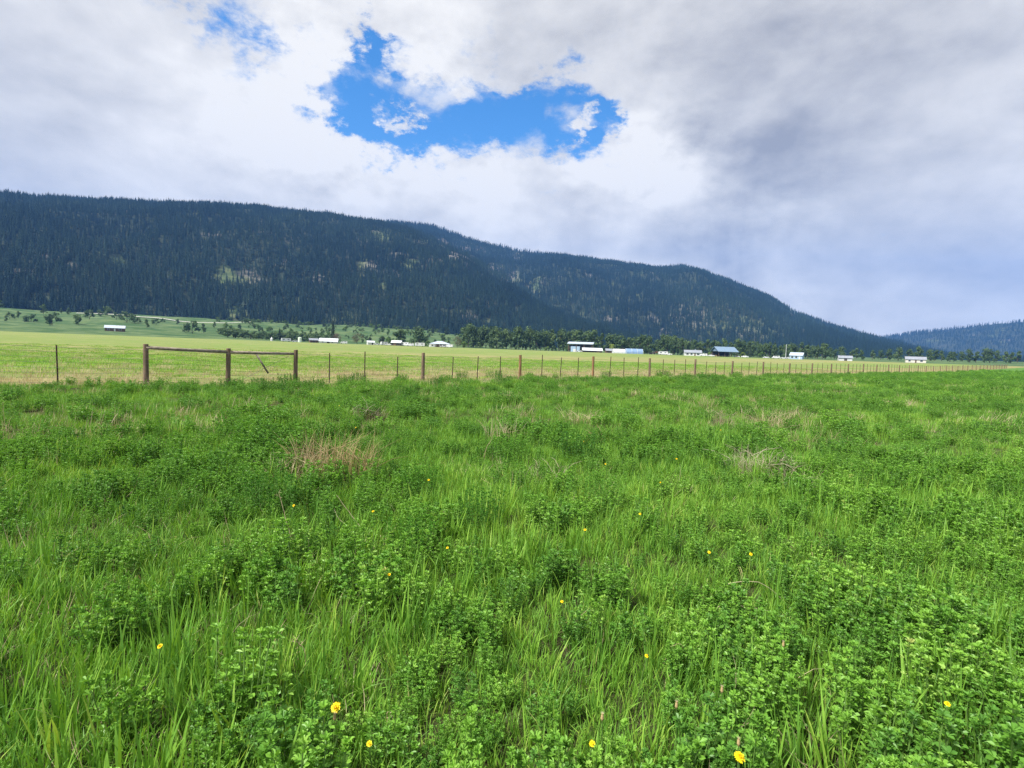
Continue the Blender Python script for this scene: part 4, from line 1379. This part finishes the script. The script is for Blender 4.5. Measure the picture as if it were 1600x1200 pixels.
DRYTUFT = [  # px, py of the base, width m, height m, material, label
    (525, 742, 1.0, .62, 'dry_red', 'large reddish tan clump of dry grass, the biggest in the meadow', 260),
    (462, 748, .65, .40, 'dry1', 'flattened pale straw clump left of the large reddish clump', 110),
    (575, 656, .8, .40, 'dry_grey', 'rounded tan grass hump behind the large reddish clump', 170),
    (782, 692, .5, .55, 'dry1', 'thin upright straw clump in the middle of the meadow', 60),
    (905, 662, .9, .42, 'dry1', 'pale flattened straw clump right of the thin upright clump', 120),
    (1185, 738, .9, .40, 'dry_grey', 'greyish bent straw clump near the right side', 170),
    (1205, 672, .7, .55, 'dry1', 'tall sparse straw clump behind the greyish bent clump', 90),
    (1130, 660, .6, .30, 'dry_grey', 'small grey straw clump left of the tall sparse clump', 80),
    (1240, 765, .5, .40, 'dry_grey', 'brownish straw clump in front of the greyish bent clump', 60),
    (820, 690, .5, .28, 'dry_grey', 'low brown straw clump beside the thin upright clump', 60),
    (925, 695, .4, .22, 'dry_red', 'small dark brown patch of dead stems in green grass', 70),
    (850, 752, .6, .26, 'dry_grey', 'low greyish straw clump in front of the dark alfalfa', 50),
    (672, 596, 1.0, .45, 'dry1', 'pale straw clump at the foot of the round post', 60),
    (1010, 590, 1.2, .45, 'dry1', 'pale straw clump at the foot of the darker middle post', 60)]
dt_pos = [hit_ground(a, b) for a, b, *_ in DRYTUFT]
CLUMPS = [  # px, py of the base, width m, label
    (425, 613, 1.25, 'wide dark alfalfa clump below the brace rail'), (402, 608, .8, 'small alfalfa clump left of the wide clump below the rail'),
    (450, 602, 1.1, 'alfalfa clump at the foot of the right rail post'), (490, 612, 1.2, 'dark alfalfa clump right of the right rail post'),
    (540, 601, .9, 'alfalfa clump between the first two steel posts'), (560, 597, 1.0, 'alfalfa clump at the foot of the tallest steel post'),
    (627, 600, .95, 'rounded alfalfa clump at the foot of the short steel post'), (681, 604, .8, 'rounded alfalfa clump right of the leftmost long-bay post'),
    (600, 622, 1.0, 'alfalfa clump in front of the rounded clump by the short steel post'), (640, 624, .8, 'small alfalfa clump in front of the rounded pair'),
    (722, 592, 1.0, 'flat alfalfa clump under the wire near the first long bay'), (772, 592, 1.2, 'alfalfa clump left of the orange post'),
    (788, 600, 1.0, 'alfalfa clump in front of the orange post'), (830, 603, 1.1, 'alfalfa clump right of the orange post'), (858, 612, 1.0, 'low alfalfa clump in front of the second long bay'),
    (947, 590, 1.0, 'dark alfalfa clump between two orange posts and the dark post'), (1035, 588, 1.4, 'alfalfa clump right of the dark post'),
    (1108, 598, 1.8, 'wide dark alfalfa clump in front of the far steel posts'), (1150, 589, 1.6, 'alfalfa clump at the foot of the far fence'),
    (1215, 590, 2.0, 'wide alfalfa clump near the far end of the fence'), (905, 720, .85, 'dark alfalfa clump in the middle of the meadow'),
    (800, 725, .75, 'dark alfalfa clump left of the middle meadow clump'), (425, 805, .62, 'dark alfalfa clump beside the long dry stalk'),
    (940, 795, .6, 'dark alfalfa clump below the low greyish straw'), (640, 880, .55, 'big dark alfalfa mound in the left centre'), (660, 780, .6, 'dark alfalfa mound behind the left centre mound'),
    (750, 830, .5, 'dark alfalfa mound right of the left centre mound')]
cl_pos = [hit_ground(a, b) for a, b, *_ in CLUMPS]


def keep_off(x, y, h):
    """false where a plant would stand on or right in front of a flower or clump"""
    ok = np.ones(len(x), bool)
    for fx, fy, fz, fh, fr in fl_pos:
        ux, uy = fx / fr, fy / fr
        along = fr - (x * ux + y * uy)
        side = np.abs(-x * uy + y * ux)
        ok &= ~((along > -.03) & (along < .16 + .05 * fr) & (side < .02 + .005 * fr))
    for (cx, cy, cz), (_, _, w, hh, *_r) in zip(dt_pos, DRYTUFT):
        q = np.hypot(x - cx, y - cy)
        fr = math.hypot(cx, cy); along = fr - (x * cx + y * cy) / fr; side = np.abs(-x * cy + y * cx) / fr
        front = (along > 0) & (along < .25 * w + .04 * fr) & (side < w * .4)
        ok &= ~(((q < w * .32) | front) & (RNG.random(len(x)) < .75))
    return ok


def wedge(n_per_m2, r0, r1, half=50):
    """random points in the wedge the picture looks over"""
    area = R(half) * (r1 * r1 - r0 * r0)
    n = int(area * n_per_m2)
    r = np.sqrt(RNG.uniform(r0 * r0, r1 * r1, n)); a = R(1) * RNG.uniform(-half, half, n)
    return np.sin(a) * r, np.cos(a) * r


def alf_field(x, y):
    """0..1: how much alfalfa rather than grass grows here"""
    f = fbm(x * 1.5, y * 1.5, 51, 3) * .75 + fbm(x * .28, y * .28, 52, 2) * .25
    az = np.arctan2(x, y); r = np.hypot(x, y)
    f = f + .10 * sstep(R(3), R(16), az) * (1 - sstep(3.4, 4.6, r))       # leafy lower right
    f = f - .10 * np.exp(-((az - R(4)) / R(14)) ** 2) * sstep(2.8, 3.5, r) * (1 - sstep(4.8, 6.5, r))   # grassy centre strip
    f = f + .06 * sstep(R(-4), R(-16), az) * (1 - sstep(2.2, 2.9, r))
    return f


def add_layer(name, label, dens, r0, r1, coll, nvar, want, smin, smax, tint_mu, tint_sd, side='near', tilt=.1, sink=0.0, grow=None):
    x, y = wedge(dens, r0, r1)
    b = beyond(x, y)
    ok = (b < -.2) if side == 'near' else ((b > .3) if side == 'far' else np.abs(b) < 1e9)
    ok &= want(x, y, b) > RNG.random(len(x))
    x, y = x[ok], y[ok]
    ok = keep_off(x, y, .2)
    x, y = x[ok], y[ok]
    z = gz(x, y) - sink
    n = len(x)
    s = RNG.uniform(smin, smax, n)
    if grow is not None: s = s * grow(x, y)
    scl = np.stack([s * RNG.uniform(.85, 1.2, n), s * RNG.uniform(.85, 1.2, n), s], -1)
    rot = np.stack([RNG.normal(0, tilt, n), RNG.normal(0, tilt, n), RNG.uniform(0, 6.28, n)], -1)
    tint = np.clip(RNG.normal(tint_mu, tint_sd, n) + (fbm(x * .35, y * .35, 71, 3) - .5) * .7, 0.0, .97)
    return x, y, z, rot, scl, RNG.integers(0, nvar, n), tint


def emit(name, label, layers, coll):
    cat = [np.concatenate([np.atleast_1d(l[k]) for l in layers]) for k in range(7)]
    x, y, z, rot, scl, idx, tint = cat
    o = scatter(name, np.stack([x, y, z], -1), rot, scl, idx, tint, coll)
    tag(o, label)
    return len(x)


def w_grass(x, y, b): return np.clip(1.1 - sstep(.42, .58, alf_field(x, y)) * .55, 0, 1)
def w_alf(x, y, b): return sstep(.35, .52, alf_field(x, y))
def g_height(x, y): return .68 + .6 * sstep(.25, .75, fbm(x * .9, y * .9, 61, 3))
def w_drynear(x, y, b): return sstep(.55, .72, fbm(x * .45, y * .45, 81, 3)) * .9 + .06


cnt = {}
cnt['g1'] = emit('meadow_grass', 'green grass blades filling the near meadow',
                 [add_layer('', '', 150, .9, 4.5, C_gr, 7, w_grass, .55, 1.0, .40, .22, grow=g_height),
                  add_layer('', '', 95, 4.5, 10, C_gr, 7, w_grass, .65, 1.05, .40, .22, grow=g_height)], C_gr)
cnt['lo'] = emit('short_grass', 'short green and straw coloured undergrowth between the taller plants',
                 [add_layer('', '', 190, .9, 10, C_low, 4, lambda x, y, b: np.ones(len(x)), .7, 1.3, .40, .2, tilt=.25)], C_low)
cnt['g2'] = emit('meadow_grass', 'green grass in the middle meadow before the fence', [add_layer('', '', 22, 9, 40, C_gr2, 4, w_grass, .6, 1.1, .45, .16, grow=g_height)], C_gr2)
cnt['g3'] = emit('meadow_grass', 'green grass in the meadow near the far fence', [add_layer('', '', 2.4, 34, 190, C_gr3, 3, lambda x, y, b: 1.0 - .75 * sstep(80, 150, np.hypot(x, y)), .7, 1.2, .45, .16)], C_gr3)
cnt['d1'] = emit('straw_litter', 'dead straw lying in the near meadow', [add_layer('', '', 24, 1.2, 18, C_dry, 4, w_drynear, .6, 1.2, .5, .25, tilt=.4)], C_dry)


def w_drymid(x, y, b): return sstep(.46, .70, fbm(x * .35, y * .35, 83, 3)) * .85 + .8 * sstep(-2.6, -.3, b) + .05
def w_dryfar(x, y, b): return np.clip(.9 - sstep(6, 18, b) * .7, 0, 1) * (1 - sstep(30, 60, b))
def w_past(x, y, b): return np.clip(.25 + sstep(4, 14, b), 0, 1) * (1 - .75 * sstep(34, 50, b))


cnt['d2'] = emit('straw_grass', 'dry tan grass standing along the fence', [add_layer('', '', 2.6, 10, 90, C_dry2, 3, w_drymid, .6, 1.1, .5, .25, tilt=.15),
                                                                      add_layer('', '', 2.4, 15, 100, C_dry2, 3, w_dryfar, .55, 1.15, .5, .25, side='far', tilt=.15)], C_dry2)
cnt['p'] = emit('pasture_grass', 'short yellow-green grass of the pasture beyond the fence', [add_layer('', '', 2.0, 16, 110, C_past, 3, w_past, .7, 1.3, .72, .18, side='far')], C_past)

# near alfalfa: the plants that show largest are single things, the rest one mass
L1 = add_layer('', '', 32, 1.0, 10, C_alf, N_AL, w_alf, .6, 1.25, .42, .2, grow=g_height)
x, y, z, rot, scl, idx, tint = L1
vis = np.abs(np.arctan2(x, y)) < R(44)
vis &= np.hypot(x, y) > 1.55
order = np.argsort(np.where(vis, np.hypot(x, y), 1e6))
single = order[:280]
rest = np.setdiff1d(np.arange(len(x)), single)
for i in single:
    nf = min(range(len(fl_pos)), key=lambda q: math.hypot(fl_pos[q][0] - x[i], fl_pos[q][1] - y[i]))
    ax, ay = x[i] - fl_pos[nf][0], y[i] - fl_pos[nf][1]
    way = ('left of' if ax < 0 else 'right of') if abs(ax) > abs(ay) else ('before' if ay < 0 else 'behind')
    far = 'close ' if math.hypot(ax, ay) < .35 else ('' if math.hypot(ax, ay) < .8 else 'well ')
    o = thing('alfalfa_plant', 'alfalfa plant ' + far + way + ' the ' + FL_LB[nf].split(',')[0].split(' by the')[0].replace('half hidden by blades ', ''), 'plant', (x[i], y[i], z[i]), 0, 'alfalfa plants in the nearest meadow')
    o.rotation_euler = tuple(rot[i]); o.scale = tuple(scl[i])
    link('foliage', alf_fol[idx[i]], o)
    link('stem', alf_stem[idx[i]], o)
cnt['a1'] = emit('alfalfa', 'leafy alfalfa mixed into the near meadow', [tuple(q[rest] for q in L1)], C_alf)
cnt['a2'] = emit('alfalfa', 'leafy alfalfa mounds over the middle and far meadow', [add_layer('', '', 3.6, 9.5, 38, C_alf2, 5, w_alf, .6, 1.15, .40, .2, grow=g_height),
                                                                       add_layer('', '', 1.1, 38, 190, C_alf2, 5, lambda x, y, b: w_alf(x, y, b) * (1.0 - .75 * sstep(80, 150, np.hypot(x, y))), .9, 1.6, .40, .2)], C_alf2)
print('COUNTS', cnt, n1, n2, n3)

# ------------------------------------------------------------------ single clumps, flowers, stalks
clump_sets = []
for i in range(4):
    a = alfalfa(500 + i, 80, .18, .40, 1.0, 1.15, 10)
    clump_sets.append((a[0].mesh('foliage', M['alfalfa_dark']), a[1].mesh('stem', M['stem'])))
for i, ((x, y, z), (px, py, w, lb)) in enumerate(zip(cl_pos, CLUMPS)):
    o = thing('alfalfa_clump', lb, 'plant', (x, y, z), i * 1.7)
    hs = .75 + .35 * min(w, 1.2)
    o.scale = (w, w, hs)
    link('foliage', clump_sets[i % 4][0], o)
    link('stem', clump_sets[i % 4][1], o)

for i, ((x, y, z), (px, py, w, h, mt, lb, nb)) in enumerate(zip(dt_pos, DRYTUFT)):
    rr = random.Random(600 + i)
    mb = MB(); mb2 = MB()
    for k in range(int(nb * 1.5)):
        q = w * .5 * math.sqrt(rr.random()); a = rr.random() * 6.28
        blade(mb, rr, q * math.cos(a), q * math.sin(a) * .6, h * rr.uniform(.4, 1.1), rr.uniform(.0018, .0042) * (1 + .03 * y), rr.uniform(.1, 1.3 if h > .45 else 2.2), a + rr.uniform(-1.2, 1.2), rr.random(), 4)
    for k in range(nb // 6):
        q = w * .5 * math.sqrt(rr.random()); a = rr.random() * 6.28
        e = Vector((rr.uniform(-1, 1), rr.uniform(-1, 1), rr.uniform(.05, .7))).normalized() * h * rr.uniform(.5, 1.0)
        b = Vector((q * math.cos(a), q * math.sin(a) * .6, rr.uniform(.05, .2)))
        mb2.tube([b, b + e * .5 + Vector((0, 0, .03)), b + e], [.003, .0025, .001], 4, rr.random(), cap=False)
    o = thing('dry_grass_tuft', lb, 'grass clump', (x, y, z))
    mb.build('blades', M[mt], o)
    mb2.build('stalks', M[mt], o)


def dandelion_meshes(seed):
    rr = random.Random(seed)
    mb = MB()
    for ring, (n, r, z, el) in enumerate(((20, .020, .0, .15), (16, .015, .003, .5), (12, .010, .006, .85))):
        for k in range(n):
            a = 6.283 * k / n + ring * .2 + rr.uniform(-.08, .08)
            L = r * rr.uniform(.85, 1.1); w = .0024
            d = Vector((math.cos(a) * math.cos(el), math.sin(a) * math.cos(el), math.sin(el)))
            s = Vector((-math.sin(a), math.cos(a), 0))
            b = Vector((0, 0, z))
            mb.add([b + s * w * .4, b - s * w * .4, b + d * L * .7 - s * w, b + d * L, b + d * L * .7 + s * w], [(0, 1, 2, 3, 4)], rr.random())
    pet = mb.mesh('petals', M['petal'])
    mb = MB()
    for k in range(22):
        a = rr.random() * 6.28; q = .006 * math.sqrt(rr.random())
        b = Vector((q * math.cos(a), q * math.sin(a), .002))
        mb.tube([b, b * 1.3 + Vector((0, 0, .011 + rr.random() * .003))], [.0009, .0012], 4, .5)
    cen = mb.mesh('florets', M['petal_in'])
    mb = MB(); mb.tube([(0, 0, -.016), (0, 0, -.008), (0, 0, .001)], [.003, .007, .0065], 8); cup = mb.mesh('calyx', M['stem'])
    return pet, cen, cup


DM = [dandelion_meshes(700 + i) for i in range(3)]
for i, (fx, fy, fz, fh, fr) in enumerate(fl_pos):
    rr = random.Random(800 + i)
    o = thing('dandelion', FL_LB[i], 'flower', (fx, fy, fz), rr.random() * 6.28)
    sc = 1.0 if i in (0, 9) else rr.uniform(.45, .62)
    mb = MB(); mb.tube([(0.03, .01, -.02), (.02, 0.01, fh * .5), (0, 0, fh - .012)], [.0028, .0024, .0022], 6); mb.build('stem', M['stem'], o)
    pt, ce, cu = DM[i % 3]
    tilt = (R(rr.uniform(20, 50)), R(rr.uniform(-20, 20)), -o.rotation_euler.z)
    for nm, me in (('petals', pt), ('florets', ce), ('calyx', cu)):
        q = link(nm, me, o); q.location = (0, 0, fh); q.rotation_euler = tilt; q.scale = (sc,) * 3

BUDS = [(523, 1121, .28, 'closed tan dandelion bud under the largest dandelion'), (1154, 1160, .3, 'closed tan dandelion bud behind the lower right dandelion'), (941, 1121, .3, 'brown closed dandelion bud between grass blades at bottom'),
        (1128, 1078, .3, 'pale tan dandelion bud in the lower right alfalfa'), (1057, 1102, .3, 'small tan dandelion bud below the deep orange-yellow dandelion'), (1224, 1007, .3, 'orange-tan dandelion bud near the right arching stem')]
for px, py, hh, lb in BUDS:
    x, y, z = hit_ground(px, py, hh)
    o = thing('dandelion_bud', lb, 'flower', (x, y, z))
    mb = MB(); mb.tube([(0.02, 0, -.02), (.01, .01, hh * .5), (0, 0, hh - .01)], [.0026, .0022, .002], 6); mb.build('stem', M['stem'], o)
    mb = MB(); mb.tube([(0, 0, hh - .012), (0, 0, hh - .004), (0, 0, hh + .006), (0, 0, hh + .014)], [.0025, .0056, .005, .0026], 8); bd = mb.build('bud', M['seedbud'], o)
    mb = MB()
    for k in range(9):
        a = k * .7
        b = Vector((.0025 * math.cos(a), .0025 * math.sin(a), hh + .012))
        mb.add([b, b + Vector((.002, 0, 0)), b + Vector((.006 * math.cos(a), .006 * math.sin(a), .008))], [(0, 1, 2)], .9)
    mb.build('tuft', M['dry1'], bd)


def ray_at(px, py, y):
    d = pix_dir(px, py)
    return Vector((d.x / d.y * y, y, CAMZ + d.z / d.y * y))


STALKS = [  # label, [(px, py)...], distance in front, radius
    ('long tan dry stalk standing beside the dark alfalfa clump', [(463, 866), (452, 830), (444, 800), (436, 772)], 4.1, .0045, 1),
    ('pale dry stalk leaning over grass, the longer of two', [(573, 841), (562, 822), (545, 800), (526, 774)], 4.3, .0035, 0),
    ('thin dry stalk leaning over grass, the shorter of two', [(558, 842), (545, 825), (528, 808), (522, 795)], 4.25, .0028, 0),
    ('crooked pale dead stem with frayed top near the bottom left', [(468, 1120), (474, 1080), (478, 1040), (475, 1015), (463, 1003)], 2.4, .0032, 2),
    ('long pale dead stem arching over alfalfa at the right', [(1120, 922), (1150, 909), (1185, 910), (1215, 930), (1250, 972)], 3.28, .0024, 0),
    ('thin straight dead stem under the arching one', [(1130, 942), (1165, 948), (1205, 956), (1248, 968)], 3.15, .0022, 1),
    ('pale dead stem drooping in the centre grass', [(620, 935), (645, 944), (668, 958), (684, 990)], 3.15, .0022, 1),
    ('short reddish dead stem at the bottom centre', [(590, 1190), (601, 1160), (604, 1130), (606, 1112)], 2.05, .0035, 1),
    ('curled pale grass arch in lower right alfalfa', [(1042, 1016), (1050, 1009), (1062, 1006), (1068, 1012)], 2.62, .0022, 0),
    ('thin dry stalk slanting across grass left of centre', [(760, 700), (766, 690), (771, 676), (775, 664)], 7.5, .005, 0)]
for k, (lb, pp, dist, rad, fr) in enumerate(STALKS):
    rr = random.Random(900 + k)
    pts = [ray_at(a, b, dist) for a, b in pp]
    gb = Vector((pts[0].x, pts[0].y, gz1(pts[0].x, pts[0].y)))
    # foot goes down to the soil
    foot = Vector((pts[0].x + (pts[0].x - pts[1].x) * .7, dist, gb.z - .02))
    o = thing('dry_stalk', lb, 'dry stalk', tuple(gb))
    al = [foot - gb] + [p - gb for p in pts]
    sm = []
    for q in range(len(al) - 1):
        p0, p1, p2, p3 = al[max(q - 1, 0)], al[q], al[q + 1], al[min(q + 2, len(al) - 1)]
        for u in (0, .25, .5, .75):
            sm.append(.5 * (2 * p1 + (p2 - p0) * u + (2 * p0 - 5 * p1 + 4 * p2 - p3) * u * u + (3 * p1 - p0 - 3 * p2 + p3) * u ** 3)
                      + Vector((rr.uniform(-1, 1), rr.uniform(-1, 1), rr.uniform(-1, 1))) * .003)
    sm.append(al[-1])
    mb = MB(); mb.tube(sm, [rad * .85 * (1 - .5 * q / len(sm)) for q in range(len(sm))], 6, .8); mb.build('stem', M['dry1'], o)
    if fr:
        mb = MB()
        for _ in range(9 * fr):
            e = al[-1] + Vector((rr.gauss(0, .012), rr.gauss(0, .012), rr.uniform(-.03, .01)))
            mb.tube([e, e + Vector((rr.uniform(-.03, .03), rr.uniform(-.03, .03), rr.uniform(-.03, .03)))], [.0014, .0006], 3, rr.random(), cap=False)
        mb.build('frayed_tip', M['dry1'], o)

# ------------------------------------------------------------------ air
HAZE = 1.0e-4
mb = MB(); mb.box(-5900, 5900, -5900, 5900, -2.5, 1150)
m = bpy.data.materials.new('pale_blue_air'); m.use_nodes = True
T = NT(m.node_tree)
pv = T.n('ShaderNodeVolumePrincipled')
pv.inputs['Color'].default_value = (0.15, 0.39, 1.0, 1.0)
pv.inputs['Density'].default_value = HAZE
out = T.n('ShaderNodeOutputMaterial')
T.t.links.new(pv.outputs[0], out.inputs['Volume'])
hz = mb.build('haze', m)
tag(hz, 'thin bluish air over the valley', kind='stuff')
